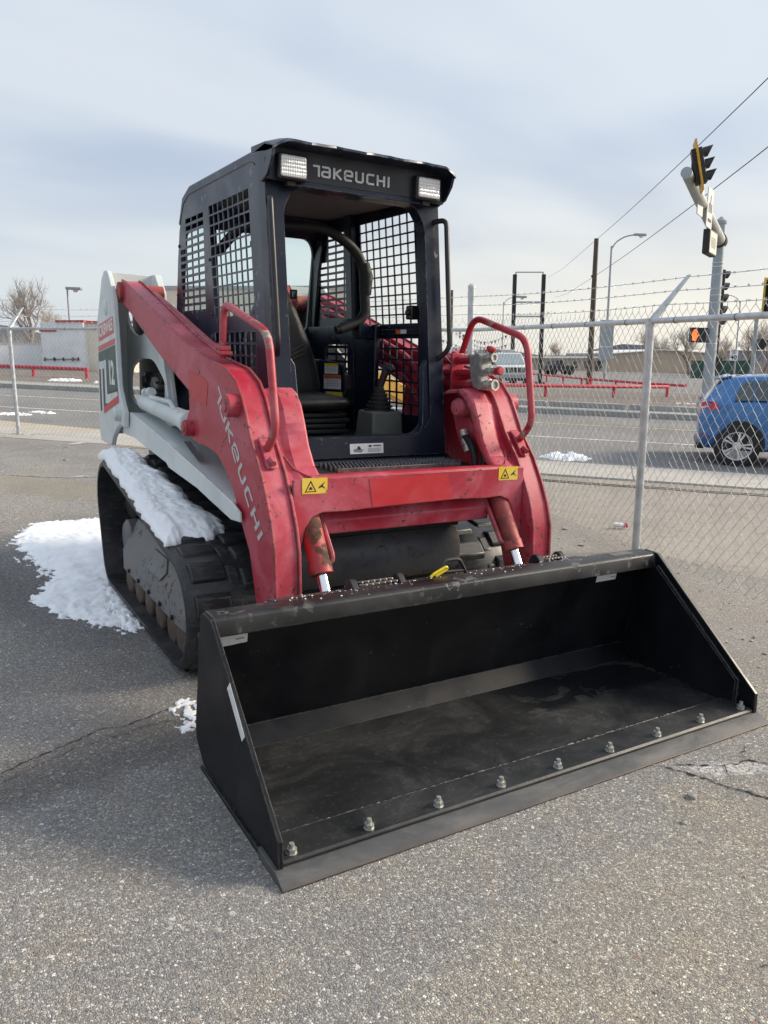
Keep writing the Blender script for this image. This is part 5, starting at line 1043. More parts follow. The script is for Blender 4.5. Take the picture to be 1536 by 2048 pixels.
CB = empty('green_container', 'dark green container in front of the far trees', 'container', mat=stand(69, 47.4, camyaw)); lbox(CB, 'body', plain('green_steel', (0.02, 0.075, 0.06), .6), -2.6, 2.6, 0, 2, -.2, 1.75); lbox(CB, 'lid', plain('green_steel', (0.02, 0.075, 0.06), .6), -2.65, 2.65, -.05, 2.05, 1.75, 1.85)
# bare trees
def bare_tree(seed, H, spread):
    rg = random.Random(seed); tr, cr = MB(), MB()
    def grow(p, d, L, r, lev):
        pts = [p]; q = p.copy(); dd = d.copy(); n = 4
        for i in range(n):
            dd = (dd+Vector((rg.gauss(0, .13), rg.gauss(0, .13), rg.gauss(0.03, .08)))).normalized(); q = q+dd*(L/n); pts.append(q.copy())
        rs = [r*(1-.42*i/n) for i in range(n+1)]
        (tr if lev < 2 else cr).tube(pts, rs, 6 if lev < 2 else 3)
        if lev >= 5: return
        nb = (5, 5, 4, 4, 3)[lev]
        for i in range(nb):
            t = rg.uniform(.45, 1.0) if lev else rg.uniform(.55, 1.0); k = min(n-1, int(t*n)); b = pts[k].lerp(pts[k+1], t*n-k)
            ax = Vector((rg.gauss(0, 1), rg.gauss(0, 1), rg.gauss(0, 1))); ax = (ax-dd*ax.dot(dd)).normalized(); an = rg.uniform(.35, .85)*spread
            nd = (dd*math.cos(an)+ax*math.sin(an)+Vector((0, 0, .18))).normalized(); grow(b, nd, L*rg.uniform(.55, .8), max(.006, r*.52), lev+1)
    grow(Vector((0, 0, -.1)), Vector((0, 0, 1)), H*.30, H*.022, 0); return tr, cr
bark = plain('grey_brown_bark', (0.22, 0.185, 0.16), 0.9, 0, .2, 6); twig = plain('pale_twigs', (0.40, 0.345, 0.30), 0.9, 0, .2, 3)
protos = []
for sd_, H_, sp_ in ((3, 8.0, 1.0), (8, 8.5, .9)):
    tr, cr = bare_tree(sd_, H_, sp_); protos.append((tr.mesh('trunk', bark), cr.mesh('crown', twig)))
TREES = [(5.7, 62, 0, 1.08, .3, 'large bare spreading tree behind the low white wall', None), (8.6, 66, 1, .72, 1.2, 'smaller bare tree just right of the spreading tree behind the wall', None)]
spots = [(74, 61, 1, .85, .2), (82, 62, 0, 1.0, 2.0), (88, 58, 1, 1.1, 3.1), (93, 55, 0, 1.15, .9), (84, 50, 1, 1.05, 4.0), (96, 50, 0, 1.2, 5.0), (90, 46, 1, 1.1, 1.5), (104, 84, 0, .9, 2.2), (86, 90, 1, .7, 1.1), (112, 60, 0, 1.2, .4), (80, 56, 0, .8, 2.8), (100, 64, 1, 1.15, 3.6)]
for sp_ in spots: TREES.append(sp_+('bare winter tree in the far wood at the right', 'bare trees of the far wood'))
for (x, y, k, sc, rz, lab, grp) in TREES:
    t = empty('bare_tree', lab, 'tree', mat=stand(x, y, rz), group=grp); t.scale = (sc, sc, sc); link('trunk', protos[k][0], t); link('crown', protos[k][1], t)
# distant scrub hiding the horizon
sm = MB(); rg = random.Random(5)
for i in range(2600):
    a = rg.uniform(-.60, .62)+YAW; d = rg.uniform(135, 190); x, y = CAM.x+math.sin(a)*d, CAM.y+math.cos(a)*d; h = rg.uniform(1.2, 3.6)
    for j in range(3): sm.tube([(x, y, -.5), (x+rg.gauss(0, .7), y+rg.gauss(0, .7), h*rg.uniform(.6, 1))], [.10, .02], 3)
tag(stuff(sm.build('scrub', twig)), 'far line of bare grey scrub along the horizon', 'scrub')

# ------------------------------------------------------------------ street things
wood = plain('weathered_wood', (0.095, 0.075, 0.055), .9, 0, .3, 3); steel = plain('painted_pole_grey', (0.33, 0.37, 0.40), .5, .3, .1, 3); blk = plain('black_steel', (0.015, 0.015, 0.016), .5)
def local_tube(parent, name, mat, pts, r, n=12): return MB().tube(pts, r, n).build(name, mat, parent)
up_ = empty('utility_pole', 'tall dark wooden utility pole behind the red pipe rail', 'pole', mat=stand(30.9, 28.1, camyaw)); local_tube(up_, 'shaft', wood, [(0, 0, -.2), (0, 0, 8.0)], [.17, .12]); local_tube(up_, 'insulator', blk, [(-.18, 0, 6.02), (-.05, 0, 6.02)], .06, 8); local_tube(up_, 'painted_base', redtrim, [(0, 0, -.1), (0, 0, .35)], .185)
def street_lamp(x, y, yaw, h, arm, label, r=.09, lift=.5):
    L_ = empty('street_lamp', label, 'street lamp', mat=stand(x, y, yaw)); local_tube(L_, 'pole', steel, [(0, 0, -.2), (0, 0, h)], [r, r*.6])
    local_tube(L_, 'arm', steel, rpath([(0, 0, h-.25), (arm*.15, 0, h+lift*.3), (arm*.55, 0, h+lift*.85), (arm, 0, h+lift)], .6), r*.42, 8)
    MB().prism(rpoly([(arm-.1, h+lift-.06), (arm+.75, h+lift-.10), (arm+.75, h+lift+.05), (arm-.1, h+lift+.08)], .05), 'y', -.15, .15).build('lamp_head', steel, L_, .02); MB().lathe((arm+.4, 0, h+lift-.1), (0, 0, -1), [(0, .14), (.08, .11), (.12, .03)], 14).build('lamp_glass', M['lens'], L_); return L_
sl1 = street_lamp(40.6, 36.3, camyaw, 9.3, 1.6, 'tall grey street lamp with a curved arm right of the wooden pole', .11, .75)
lbox(sl1, 'sign_back', steel, -.55, .45, -.15, -.12, 1.5, 4.3, .02); lbox(sl1, 'sign_seam', whitew, -.5, .4, -.16, -.15, 2.42, 2.46)
street_lamp(5.68, 42.58, camyaw, 4.5, .05, 'small lamp post in front of the pale store building', .075, .0)
street_lamp(52.4, 34.3, camyaw+math.pi, 6.2, 1.1, 'thin far street lamp seen right of the signal pole', .07, .45)
street_lamp(37, 43.5, camyaw, 5.6, 1.0, 'far street lamp left of the empty black sign frame', .06, .4)
sf = empty('empty_sign_frame', 'empty black sign frame of two posts with cross bars behind the pickup', 'sign frame', mat=stand(29.66, 32.1, camyaw))
for s in (-1, 1): lbox(sf, 'post', blk, s*.85-.11, s*.85+.11, -.1, .1, -.2, 6.3, .01); lbox(sf, 'base_plate', blk, s*.85-.25, s*.85+.25, -.25, .25, -.1, .06)
for z, t in ((6.42, .03), (4.72, .045), (3.9, .045)): lbox(sf, 'cross_bar', steel, -.80, .80, -.03, .03, z-t, z+t)
for s in (-1, 1): lbox(sf, 'top_bar_leg', steel, s*.80-.03, s*.80+.03, -.03, .03, 6.25, 6.42)
# red pipe rails
redpipe = plain('red_pipe_paint', (0.52, 0.03, 0.05), .5, 0, .15, 4)
def pipe_rail(label, pts, h, r, posts):
    o0 = Vector((pts[0][0], pts[0][1], 0)); e_ = empty('pipe_rail', label, 'rail', (o0.x, o0.y, 0)); P = [Vector((x, y, h))-o0 for x, y in pts]; MB().tube(P, r, 10).build('rail', redpipe, e_)
    for (x, y) in posts: MB().tube([Vector((x, y, -.1))-o0, Vector((x, y, h))-o0], r*.95, 10).build('post', redpipe, e_)
pipe_rail('long low red pipe rail in front of the store building', [(-6, 41.8), (2.41, 32.17), (4.25, 30.05)], .48, .075, [(-3, 38.3), (2.41, 32.17), (4.2, 30.1), (-.2, 35.2)])
pipe_rail('low red pipe rail nearest the road, behind the right arm', [(9, 18.4), (17.82, 17.2), (20.81, 16.74), (23.98, 16.87)], .50, .065, [(14.4, 17.7), (11, 18.15), (17.82, 17.2), (20.81, 16.74), (23.95, 16.87)])
pipe_rail('slanting red pipe rail at the foot of the utility pole', [(37, 42), (33.5, 34.5), (30.6, 28.0), (28.9, 22.1), (29, 20)], .42, .065, [(35.2, 38.2), (33.5, 34.5), (32.2, 31.6), (30.9, 28.7), (29.7, 25), (28.95, 22.3)])
# traffic signal with mast arm
ts = empty('traffic_signal', 'grey traffic signal pole with mast arm reaching over the road', 'traffic signal', (17.29, 9.94, 0)); o0 = Vector((17.29, 9.94, 0))
def tz(h): return UPV*h
MB().tube([tz(-.2), tz(5.15)], [.155, .135], 18).build('pole', steel, ts); MB().lathe(tz(5.15), UPV, [(0, .15), (.08, .16), (.10, .14), (.20, .02)], 18).build('pole_cap', steel, ts)
MB().tube([tz(-.1), tz(.55)], [.30, .23], 12).build('pole_base', steel, ts)
for h in (2.0, 2.6, 3.3, 4.05, 4.15): MB().tube([tz(h-.012), tz(h+.012)], .15, 18).build('band', plain('bright_band', (.6, .62, .64), .4, .6), ts)
a0, a1 = tz(4.72), Vector((10.37, 5.67, 4.80))-o0
MB().tube([a0, a0.lerp(a1, .5), a1], [.16, .13, .095], 18).build('mast_arm', plain('weathered_pole', (0.36, 0.37, 0.35), .5, .3, .12, 2), ts); MB().lathe(a1, a1-a0, [(0, .1), (.03, .1), (.035, .02)], 18).build('arm_cap', steel, ts)
adir = (a1-a0).normalized(); MB().cyl(a0-adir*.1, a0+adir*.25, .20, .19, 16).build('arm_socket', blk, ts)
amber = plain('amber_steel', (0.62, 0.33, 0.03), .5)
def signal_head(parent, c, face, n, sec, backplate, r=.12, up3=None):
    f_ = Vector(face).normalized(); UPV = up3 or globals()['UPV']; sdv = f_.cross(UPV).normalized(); hd_ = MB(); H = n*sec
    def bx(mb, x0, x1, y0, y1, z0, z1): return mb.hexa([c+sdv*x+f_*y+UPV*z for z in (z0, z1) for x, y in ((x0, y0), (x1, y0), (x1, y1), (x0, y1))])
    h_ = bx(MB(), -sec/2, sec/2, -.10, .10, -H/2, H/2).build('signal_housing', blk, parent, .015)
    if backplate: bx(MB(), -sec/2-.13, sec/2+.13, -.02, .01, -H/2-.13, H/2+.13).build('backplate', amber if backplate == 1 else blk, h_); 
    if backplate == 2:
        for q in ((-sec/2-.14, -sec/2-.07, -H/2-.14, H/2+.14), (sec/2+.07, sec/2+.14, -H/2-.14, H/2+.14), (-sec/2-.069, sec/2+.069, H/2+.07, H/2+.14), (-sec/2-.069, sec/2+.069, -H/2-.14, -H/2-.07)): bx(MB(), q[0], q[1], -.022, .016, q[2], q[3]).build('backplate_border', plain('yellow_border', (.62, .40, .02), .5), h_)
    for i in range(n):
        cc = c+UPV*(H/2-sec*(i+.5)); MB().lathe(cc+f_*.10, f_, [(0, r), (.02, r*.9), (.035, r*.5), (.04, .005)], 16).build('lens', plain('dark_lens_%d' % (i % 3), [(.06, .01, .01), (.06, .04, .01), (.01, .05, .035)][i % 3], .25), h_)
        vz = MB(); ro, ri = [], []
        for j in range(13): an = R(-35+250*j/12); ro.append((math.cos(an)*r*1.12, math.sin(an)*r*1.12)); 
        pl = ro+[(x*.93, z*.93) for x, z in reversed(ro)]; m_ = len(pl)
        vs2 = [cc+sdv*x+UPV*z+f_*.10 for x, z in pl]+[cc+sdv*x+UPV*z+f_*(.16+.13*(z/r+1)/2) for x, z in pl]; vz.add(vs2, [(k, (k+1) % m_, m_+(k+1) % m_, m_+k) for k in range(m_)]+[(k, k+1, 2*13-2-k, 2*13-1-k) for k in range(12)]); vz.build('visor', blk, h_)
    return h_
RT = Vector((rr.x, rr.y, 0)).normalized(); FWh = Vector((fw.x, fw.y, 0)).normalized()
signal_head(ts, tz(3.22)+RT*.16+FWh*.22, RT+FWh*.1, 5, .31, 0)
MB().tube([tz(2.55), tz(2.55)+RT*.3], .03, 8).build('signal_bracket', blk, ts); MB().tube([tz(3.9), tz(3.9)+RT*.3], .03, 8).build('signal_bracket', blk, ts)
ah = a0.lerp(a1, .95)+Vector((0, 0, .20)); signal_head(ts, ah+RT*.16, Vector((.685, -.73, .25)), 3, .21, 1, .09, (Vector((0, 0, 1))-Vector((.685, -.73, 0))*.25).normalized()); MB().tube([a0.lerp(a1, .99), ah-UPV*.2+RT*.05, ah+UPV*.15+RT*.05], .03, 8).build('signal_bracket', blk, ts)
signw = plain('sign_white', (.55, .56, .55), .6)
def arm_sign(t, off, w, h, mat, name, dz): 
    c = a0.lerp(a1, t)+UPV*dz; u_ = (RT*.55+FWh*.83).normalized(); mb = MB(); pl = rpoly(rect(-w/2, w/2, -h/2, h/2), .04); mb.prism(pl, 'z', -.01, .01); nn = u_.cross(UPV).normalized(); c = c+RT*off; mb.xf(lambda p: c+u_*p.x+UPV*p.y+nn*p.z); return mb.build(name, mat, ts), c, u_, nn
sg1, c1, u1, nn1 = arm_sign(.70, .02, .48, .72, signw, 'lane_sign', .05); sg2, c2, u2, nn2 = arm_sign(.62, .16, .52, .80, signw, 'lane_sign', -.05)
for (a_, b_, w_, h_) in ((0, .08, .03, .35), (-.12, .0, .03, .18), (.12, .0, .03, .18), (0, -.25, .3, .06)):
    mb = MB().box(-w_/2, w_/2, -h_/2, h_/2, -.006, .006); mb.xf(lambda p: c2-nn2*(-.012)*(1 if nn2.dot(RT) > 0 else -1)+u2*(a_+p.x)+UPV*(b_+p.y)+nn2*p.z); mb.build('lane_symbol', M['blackpr'], sg2)
hs = a0.lerp(a1, .34)-UPV*.45; u_ = (RT*.55+FWh*.83).normalized(); nn = u_.cross(UPV)
mb = MB().box(-.42, .42, -.28, .28, -.08, .08); mb.xf(lambda p: hs+u_*p.x+UPV*p.y+nn*p.z); hso = mb.build('street_name_box', blk, ts, .02)
mb = MB().box(-.38, .38, -.24, .24, .0805, .086); mb.xf(lambda p: hs+u_*p.x+UPV*p.y+nn*p.z); mb.build('street_name_panel', plain('cream_panel', (.62, .6, .5), .5), hso)
for i, dx in enumerate((-.22, -.08, .06, .20)): mb = MB().box(dx-.05, dx+.05, -.12, .12, .0865, .090); mb.xf(lambda p: hs+u_*p.x+UPV*p.y+nn*p.z); mb.build('street_name_mark', plain('grey_green_mark', (.33, .35, .30), .6), hso)
for dx in (-.25, .25): mb = MB().box(dx-.02, dx+.02, .28, .50, -.02, .02); mb.xf(lambda p: hs+u_*p.x+UPV*p.y+nn*p.z); mb.build('hanger', steel, hso)
# pedestrian signal with the lit hand
pc_ = tz(2.22)-RT*.42-FWh*.05; pn = -FWh
def pbx(mb, x0, x1, z0, z1, d0, d1): return mb.hexa([pc_+RT*x+UPV*z+pn*d for z in (z0, z1) for x, d in ((x0, d0), (x1, d0), (x1, d1), (x0, d1))])
ph = pbx(MB(), -.21, .21, -.20, .20, -.10, .10).build('pedestrian_signal', blk, ts, .02)
hand = [(-.15, -.14), (-.07, -.14), (-.045, -.06), (-.005, -.01), (-.02, .015), (-.055, -.015), (-.055, .10), (-.078, .10), (-.080, .03), (-.086, .135), (-.110, .135), (-.112, .03), (-.120, .12), (-.142, .115), (-.142, .02), (-.152, .075), (-.172, .07), (-.170, -.04)]
mb = MB().prism(hand, 'z', .101, .106); mb.xf(lambda p: pc_+RT*p.x*1.12+UPV*p.y*1.12+pn*p.z); mb.build('lit_hand', M['handlit'], ph)
for h in (2.05, 2.40): MB().tube([tz(h)-RT*.1, tz(h)-RT*.30], .025, 8).build('signal_bracket', blk, ts)
MB().tube([tz(1.0)+RT*.17, tz(2.9)+RT*.17], .045, 8).build('conduit', wood, ts); MB().box(-.08, .08, -.06, .06, -.2, .2).xf(lambda p: tz(1.45)+RT*(.22+p.x)+FWh*p.y+UPV*p.z).build('push_button_box', blk, ts)
# second signal at the right edge
t2 = empty('traffic_signal', 'yellow-bordered signal head on a thin pole at the right picture edge', 'traffic signal', (25.9, 14.55, 0)); MB().tube([tz(-.2), tz(3.3)], [.085, .075], 12).build('pole', steel, t2)
signal_head(t2, tz(4.02)+RT*.42, -FWh*.9+RT*.3, 3, .36, 2, .14); MB().tube([tz(3.2), tz(3.35)+RT*.2, tz(3.6)+RT*.42], .04, 8).build('signal_bracket', steel, t2); signal_head(t2, tz(2.25)+RT*.25, RT-FWh*.2, 1, .42, 0, .15)
# speed limit sign, sign with red lettering, pennants
s4 = empty('speed_limit_sign', 'white speed limit sign reading 40 on a brown post', 'sign', mat=stand(50.2, 32.9, camyaw)); lbox(s4, 'post', wood, -.05, .05, -.03, .05, -.2, 2.5)
pn_ = lbox(s4, 'panel', whitew, -.30, .30, -.06, -.04, 1.75, 2.55, .01)
v_, f_ = text2d('40', .46, .012); decal('speed_number', v_, f_, M['blackpr'], pn_, (0, -.061, 1.97), (1, 0, 0), (0, 0, 1), .002)
for tx, z in (('SPEED', 2.44), ('LIMIT', 2.29)): v_, f_ = text2d(tx, .15, .003); decal('speed_word', v_, f_, M['blackpr'], pn_, (0, -.061, z), (1, 0, 0), (0, 0, 1), .002)
s5 = empty('white_sign', 'small white sign with red letters behind the guard rail', 'sign', mat=stand(22.3, 29.0, camyaw)); lbox(s5, 'post', steel, -.03, .03, -.02, .03, -.2, 1.9); p5 = lbox(s5, 'panel', whitew, -.36, .36, -.05, -.03, 1.45, 1.95, .02)
for tx, z, dx in (('OU', 1.78, -.05), ('A', 1.57, -.02)): v_, f_ = text2d(tx, .24, .01); decal('sign_lettering', v_, f_, M['redpr'], p5, (dx, -.051, z), (1, 0, 0), (0, 0, 1), .002)
for k, (a_, b_, sag) in enumerate((((25.2, 33.6, 3.2), (28.7, 32.7, 2.9), .7), ((25.2, 33.6, 3.0), (28.7, 32.7, 2.3), .6), ((24.2, 34.0, 2.6), (28.4, 32.9, 2.0), .35))):
    A_, B_ = Vector(a_), Vector(b_); pts = [A_.lerp(B_, t/16)-Vector((0, 0, sag*4*(t/16)*(1-t/16))) for t in range(17)]; pe = empty('pennant_string', ('upper', 'middle', 'lowest')[k]+' string of faded pennants hanging left of the empty sign frame', 'pennants', tuple(A_)); MB().tube([p-A_ for p in pts], .008, 4).build('cord', wood, pe)
    for i in range(1, 16): p = pts[i]-A_; MB().prism([(-.09, 0), (.09, 0), (0, -.22)], 'y', -.004, .004).xf(lambda q: p+RT*q.x+Vector((0, 0, q.z))+FWh*q.y).build('pennant', [redtrim, whitew, steel][i % 3], pe)
pp_ = empty('pennant_pole', 'thin pole carrying the pennant strings', 'pole', mat=stand(25.2, 33.6, 0)); local_tube(pp_, 'shaft', wood, [(0, 0, -.2), (0, 0, 5.2)], .07, 8)
# overhead wires from the utility pole
top = Vector((30.9, 28.1, 0))+UPV*7.95; midp = Vector((30.9, 28.1, 0))+UPV*6.02
for lab, a_, b_, c_ in (('upper overhead wire running from the utility pole to the top right', top, Vector((11.99, 5.23, 7.06)), Vector((61.7, 66.7, 10.67))), ('lower overhead wire running from the utility pole to the right', midp, Vector((11.89, 5.0, 5.8)), Vector((62.3, 65.9, 8.48)))):
    e_ = b_+(b_-a_)*.9; pts = [c_, c_.lerp(a_, .5)-Vector((0, 0, .25)), a_]+[a_.lerp(e_, t/10)-Vector((0, 0, .35*4*(t/10)*(1-t/10))) for t in range(1, 11)]; w_ = MB().tube(pts, .011, 5).build('overhead_wire', blk); tag(w_, lab, 'wire')

# ------------------------------------------------------------------ vehicles
def wheel(parent, c, r, w, out, spokes, rimmat, rim=.66):
    c = Vector(c); o_ = Vector((0, out, 0)); ty = MB().lathe(c-o_*w*.5, o_, [(0, r*.60), (0, r*.93), (w*.12, r), (w*.88, r), (w, r*.93), (w*1.0, rim*r), (w*.90, rim*r*.99), (w*.6, rim*r*.9)], 32).build('wheel', M['blackrub'], parent)
    MB().lathe(c+o_*w*.30, o_, [(0, .01), (0, rim*r*.97), (.004, rim*r*.97), (.004, .01)], 28).build('brake_disc', M['dark'], ty)
    MB().lathe(c+o_*(w*.5-.03), o_, [(0, rim*r), (.028, rim*r), (.034, rim*r*.97), (.028, rim*r*.93), (0, rim*r*.93)], 36).build('rim', rimmat, ty)
    for i in range(spokes):
        a = 2*math.pi*i/spokes
        for da in (-.14, .14):
            p = lambda rad, an: c+o_*(w*.5-.012)+Vector((math.cos(an)*rad, 0, math.sin(an)*rad)); q = [p(r*.12, a+da*1.6-.18), p(r*.12, a+da*1.6+.18), p(rim*r*.96, a+da*1.15+.085), p(rim*r*.96, a+da*1.15-.085)]
            MB().hexa([v-o_*.022 for v in q]+q).build('spoke', rimmat, ty, .004)
    MB().lathe(c+o_*(w*.5-.03), o_, [(0, r*.2), (.022, r*.19), (.026, r*.08), (.026, .004)], 20).build('hub', rimmat, ty); return ty
carp = NT('blue_car_paint'); carp.set((0.02, 0.15, 0.40), 0.28, 0.15, 0.5, 0.8); carp.b.inputs['Coat Roughness'].default_value = .08; n_ = carp.noise(2, 4); carp.set(carp.mix(carp.ramp(n_, .3, .8, 0, .25), (0.018, 0.15, 0.41), (0.06, 0.19, 0.38))); bluep = carp.m
silverp = plain('silver_car_paint', (0.72, 0.74, 0.74), .3, .1, .05, 3); alloy = plain('silver_alloy', (0.66, 0.67, 0.68), .3, .6, .05, 20)
car = empty('hatchback_car', 'blue hatchback car with silver alloy wheels driving on the road', 'car', mat=stand(9.03, 3.14, math.atan2(-.78, .625), -.02))
# stations along x (rear axle at 0): x, sill z, half width low, belt half width, belt z, roof half width, roof z
ST = [(-.79, .50, .60, .62, .62, .58, .66), (-.76, .36, .78, .76, .78, .66, .82), (-.70, .27, .85, .83, .86, .72, .92), (-.62, .24, .88, .855, .93, .70, 1.04), (-.50, .23, .89, .87, .955, .66, 1.22), (-.34, .23, .895, .875, .965, .60, 1.40), (-.15, .22, .895, .88, .965, .57, 1.445), (.4, .20, .895, .88, .955, .565, 1.47), (1.1, .19, .89, .88, .945, .56, 1.47), (1.55, .19, .89, .88, .94, .57, 1.42), (2.0, .19, .89, .875, .93, .62, 1.20), (2.35, .19, .89, .86, .92, .70, .975), (2.75, .20, .88, .82, .86, .70, .90), (3.1, .22, .84, .76, .78, .64, .80), (3.38, .30, .72, .64, .62, .52, .64), (3.46, .42, .55, .50, .52, .40, .53)]
rings = []
STX = lambda x: x*.71 if x < 0 else x
STZ = lambda z: .92+(z-.92)*.72 if z > .92 else z
ST = [(STX(a), b, c, d, STZ(e), f, STZ(g)) for a, b, c, d, e, f, g in ST]
for (x, z0, wl_, wb, zb, wr, zr) in ST:
    half = [(0, z0), (wl_*.8, z0), (wl_*.97, z0+.07), (wl_, (z0+zb)/2), (wb, zb-.06), (wb*.985, zb), (wr+.05, zb+(zr-zb)*.72 if zr-zb > .2 else zb+.01), (wr, zr), (wr*.8, zr+.012), (0, zr+.02)]
    rings.append([(x, y, z) for y, z in half]+[(x, -y, z) for y, z in reversed(half[1:-1])])
body = MB().loft(rings).build('body', bluep, car, 0, 28); sd2 = body.modifiers.new('smooth', 'SUBSURF'); sd2.levels = 1; sd2.render_levels = 2
def side_panel(name, pts, y, mat, t=.012, s=-1, parent=None):
    """panel on the car's side: points (x, z, inset)"""
    A = [Vector((STX(x), s*(y-i), STZ(z))) for x, z, i in pts]; B = [p+Vector((0, s*t, .0)) for p in A]; n = len(A); mb = MB().add(A+B, [tuple(range(n)), tuple(range(2*n-1, n-1, -1))]+[(i, (i+1) % n, n+(i+1) % n, n+i) for i in range(n)]); return mb.build(name, mat, parent or car)
for s in (-1, 1):
    side_panel('side_window', [(-.12, .985, .0), (.17, .99, .0), (.17, 1.36, .25), (.10, 1.37, .255), (-.02, 1.25, .17)], .868, M['carglass'], .012, s); side_panel('side_window', [(.20, .99, .0), (.86, .98, .0), (.86, 1.40, .27), (.20, 1.37, .255)], .868, M['carglass'], .012, s); side_panel('side_window', [(.93, .98, .0), (1.95, .965, .0), (1.55, 1.36, .235), (.93, 1.40, .27)], .868, M['carglass'], .012, s)
    for cx in (0, 2.62):
        an = [(cx+.372*math.cos(R(a)), .315+.372*math.sin(R(a))) for a in range(-12, 193, 10)]; side_panel('wheel_well_shade', [(x, z, 0) for x, z in an], .885, M['dark'], .018, s); an2 = [(cx+.405*math.cos(R(a)), .315+.405*math.sin(R(a))) for a in range(-6, 187, 10)]; ring = an2+[(cx+.368*math.cos(R(a)), .315+.368*math.sin(R(a))) for a in range(184, -7, -10)]; side_panel('arch_trim', [(x, z, 0) for x, z in ring], .888, bluep, .02, s)  # dark discs stand for the shaded hollows of the wheel wells
        wheel(car, (cx, s*.825, .315), .315, .215, s, 5, alloy)
    # tail lamp wraps round the rear corner
    tl_ = [(-.745, .80, .13), (-.715, .93, .17), (-.60, .965, .055), (-.44, .945, .015), (-.40, .83, .0), (-.62, .845, .03)]; side_panel('tail_lamp', tl_, .89, plain('red_lamp', (0.55, 0.015, 0.03), .15), .012, s)
    side_panel('tail_lamp_strip', [(-.72, .845, .10), (-.60, .868, .045), (-.60, .885, .045), (-.72, .87, .11)], .903, plain('pale_lamp', (.75, .5, .5), .2), .008, s)
    side_panel('reflector', [(-.73, .44, .085), (-.56, .415, .015), (-.56, .435, .015), (-.73, .465, .085)], .902, plain('red_reflector', (.4, .02, .04), .3), .006, s)
    for q in ([(.06, .36), (.10, .60), (.03, .92), (.036, .92), (.107, .60), (.068, .36)], [(.90, .28), (.90, .95), (.907, .95), (.907, .28)]): side_panel('door_gap', [(x+.34*(q[0][0] < .5), z, .004) for x, z in q], .8985, M['dark'], .003, s)
    side_panel('door_handle', [(.50, .845, 0), (.70, .84, 0), (.70, .868, 0), (.50, .872, 0)], .89, bluep, .03, s); side_panel('door_handle', [(1.35, .835, 0), (1.55, .83, 0), (1.55, .858, 0), (1.35, .862, 0)], .89, bluep, .03, s)
fl_ = [( -.30+.085*math.cos(R(a)), .845+.07*math.sin(R(a))) for a in range(0, 360, 30)]; fl2 = [(-.30+.078*math.cos(R(a)), .845+.063*math.sin(R(a))) for a in range(0, 360, 30)]
side_panel('fuel_flap', [(x, z, 0.004) for x, z in fl2], .8965, bluep, .004, -1)
CX = lambda p: Vector((STX(p.x), p.y, STZ(p.z)))
MB().hexa([(-.585, -.60, 1.07), (-.585, .60, 1.07), (-.40, .56, 1.345), (-.40, -.56, 1.345), (-.60, -.60, 1.08), (-.60, .60, 1.08), (-.415, .56, 1.355), (-.415, -.56, 1.355)]).xf(CX).build('rear_window', M['carglass'], car); MB().hexa([(-.52, -.58, 1.37), (-.52, .58, 1.37), (-.18, .58, 1.445), (-.18, -.58, 1.445), (-.52, -.58, 1.395), (-.52, .58, 1.395), (-.18, .58, 1.475), (-.18, -.58, 1.475)]).xf(CX).build('roof_spoiler', bluep, car, .01)
MB().prism([(-.05, 1.475), (.10, 1.475), (.02, 1.50), (-.05, 1.545)], 'y', -.02, .02).xf(CX).build('antenna_fin', blk, car, .006); MB().box(-.80, -.60, -.70, .70, .24, .33).xf(CX).build('bumper_insert', M['plastic'], car, .03); MB().hexa([(1.66, -.60, 1.35), (1.66, .60, 1.35), (2.22, .70, 1.0), (2.22, -.70, 1.0), (1.68, -.60, 1.37), (1.68, .60, 1.37), (2.24, .70, 1.02), (2.24, -.70, 1.02)]).xf(CX).build('windscreen', M['carglass'], car)
# silver pickup facing the camera
pk = empty('pickup_truck', 'silver pickup truck parked facing the camera beyond the guard rail', 'truck', mat=stand(25.7, 28.9, math.atan2(-fw.y+.10, -fw.x+.1))); 
def pbody(name, prof, w0, w1, mat, bevel=.05):
    mb = MB().prism(prof, 'y', -1, 1); zs = [p[1] for p in prof]; lo, hi = min(zs), max(zs); mb.xf(lambda p: Vector((p.x, p.y*(w0+(w1-w0)*(p.z-lo)/(hi-lo)), p.z))); return mb.build(name, mat, pk, bevel)
pbody('body', [(-3.2, .42), (1.55, .42), (1.75, .55), (1.75, .98), (1.65, 1.05), (.65, 1.10), (.5, 1.08), (-3.2, 1.10)], .86, .84, silverp); pbody('cab', [(-1.2, 1.09), (.62, 1.09), (-.02, 1.70), (-.2, 1.74), (-1.1, 1.72)], .82, .64, silverp)
MB().hexa([(.585, -.74, 1.14), (.585, .74, 1.14), (.03, .60, 1.66), (.03, -.60, 1.66), (.615, -.74, 1.15), (.615, .74, 1.15), (.06, .60, 1.67), (.06, -.60, 1.67)]).build('windscreen', plain('reflecting_glass', (.32, .40, .42), .08), pk)
gr_ = lbox(pk, 'grille', M['plastic'], 1.72, 1.78, -.50, .50, .72, .98, .01)
for y in (-.34, -.11, .11, .34): lbox(gr_, 'grille_bar', silverp, 1.775, 1.79, y-.02, y+.02, .70, .99)
for s in (-1, 1): lbox(pk, 'headlight', M['lens'], 1.68, 1.775, s*.68-.13, s*.68+.13, .78, .98, .02); wheel(pk, (1.05, s*.74, .36), .36, .24, s, 5, alloy); wheel(pk, (-2.2, s*.74, .36), .36, .24, s, 5, alloy); lbox(pk, 'mirror', M['plastic'], .36, .48, s*.93-.10, s*.93+.10, 1.10, 1.26, .02)
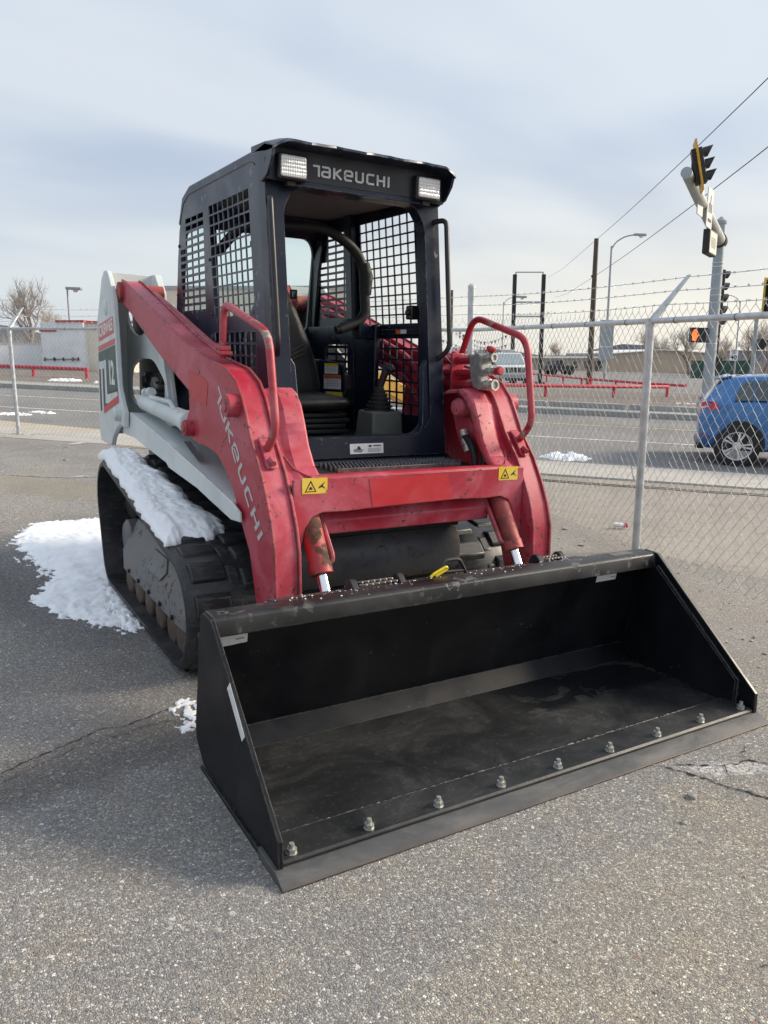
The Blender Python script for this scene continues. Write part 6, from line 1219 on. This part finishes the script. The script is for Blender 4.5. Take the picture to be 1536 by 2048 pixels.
lbox(pk, 'bumper', plain('grey_bumper', (.33, .34, .35), .4), 1.70, 1.88, -.86, .86, .42, .64, .03); lbox(pk, 'lower_intake', M['dark'], 1.80, 1.89, -.55, .55, .30, .42, .01); lb3 = lbox(pk, 'light_bar', plain('beacon', (.45, .45, .47), .3), -.5, -.3, -.30, .30, 1.75, 1.90, .04)
dk_ = empty('dark_pickup', 'dark distant pickup on the side road beyond the sign frame', 'truck', mat=stand(51.4, 52.6, camyaw+.2)); dkm = plain('dark_green_paint', (.02, .026, .026), .35); lbox(dk_, 'body', dkm, -1.3, 1.3, -.8, .8, .35, .95, .08); MB().prism([(-.65, .94), (.35, .94), (.15, 1.42), (-.5, 1.42)], 'y', -.72, .72).build('cab', dkm, dk_, .05)
for x in (-.85, .85):
    for s in (-1, 1): MB().cyl((x, s*.7-.1, .32), (x, s*.7+.1, .32), .32, None, 16).build('wheel', M['blackrub'], dk_)
# yellow steel boom of a neighbouring machine, seen through the cab grille
yb = empty('yellow_boom', 'yellow steel boom of a parked implement seen through the cab grille', 'implement', (2.0, 1.6, 0)); yl = paint('yellow_machine_paint', (0.50, 0.27, 0.02), (0.55, 0.36, 0.10), (0.1, 0.06, 0.03), .45)
MB().hexa([(-.60, -.2, 1.24), (-.60, .0, 1.24), (.75, .0, .62), (.75, -.2, .62), (-.55, -.2, 1.37), (-.55, .0, 1.37), (.80, .0, .76), (.80, -.2, .76)]).build('boom', yl, yb, .01); MB().box(-.60, -.45, -.18, -.02, 0, 1.25).build('upright', yl, yb, .01); MB().box(-.8, 1.0, -.25, .05, .0, .10).build('skid', yl, yb, .01); MB().box(.68, .80, -.18, -.02, .1, .66).build('upright', yl, yb, .01)
# roadside snow and litter
for i, (x, y, r, h, lab) in enumerate(((-.25, 13.4, .20, .08, 'dirty snow lumps at the road edge left of the fence post'), (-.02, 13.2, .10, .16, 'tall snow lump right behind the left fence post'), (.34, 13.9, .12, .07, 'left of two small snow lumps on the road edge'), (.52, 13.5, .11, .09, 'right of two small snow lumps on the road edge'), (2.97, 27.6, .5, .16, 'broad snow pile on the verge before the red rail'), (4.1, 25.9, .35, .16, 'snow pile on the verge half hidden by the loader'), (6.44, 4.1, .34, .11, 'grey snow heap on the pavement by the right arm'), (20.6, 13.3, .5, .18, 'snow heap by the kerb at the foot of the signal pole'))):
    ol = [(x+r*(1+.3*hsh(i, k))*math.cos(k*.7), y+r*.7*(1+.4*hsh(k, i))*math.sin(k*.7)) for k in range(9)]; o = ground_snow('snow_heap', ol, h*.75, lab, max(.02, r/14), 'snowd', 8); 
    if y > 20: o.location.z = .10
tr_ = empty('litter_wrapper', 'crumpled white and red wrapper on the gravel outside the fence', 'litter', (3.42, .22, 0)); w_ = MB()
for nm, mt, x0, x1 in (('wrapper', M['whitepr'], -.055, .03), ('red_end', M['redpr'], .03, .065)):
    rings = [[(x, .022*math.cos(a)*(1+.3*hsh(x, a)), .020+.018*math.sin(a)*(1+.4*hsh(a, x))) for a in [2*math.pi*k/8 for k in range(8)]] for x in (x0, (2*x0+x1)/3, (x0+2*x1)/3, x1)]; o = MB().loft(rings).build(nm, mt, tr_)
tr_.rotation_euler = (0, 0, -.6)
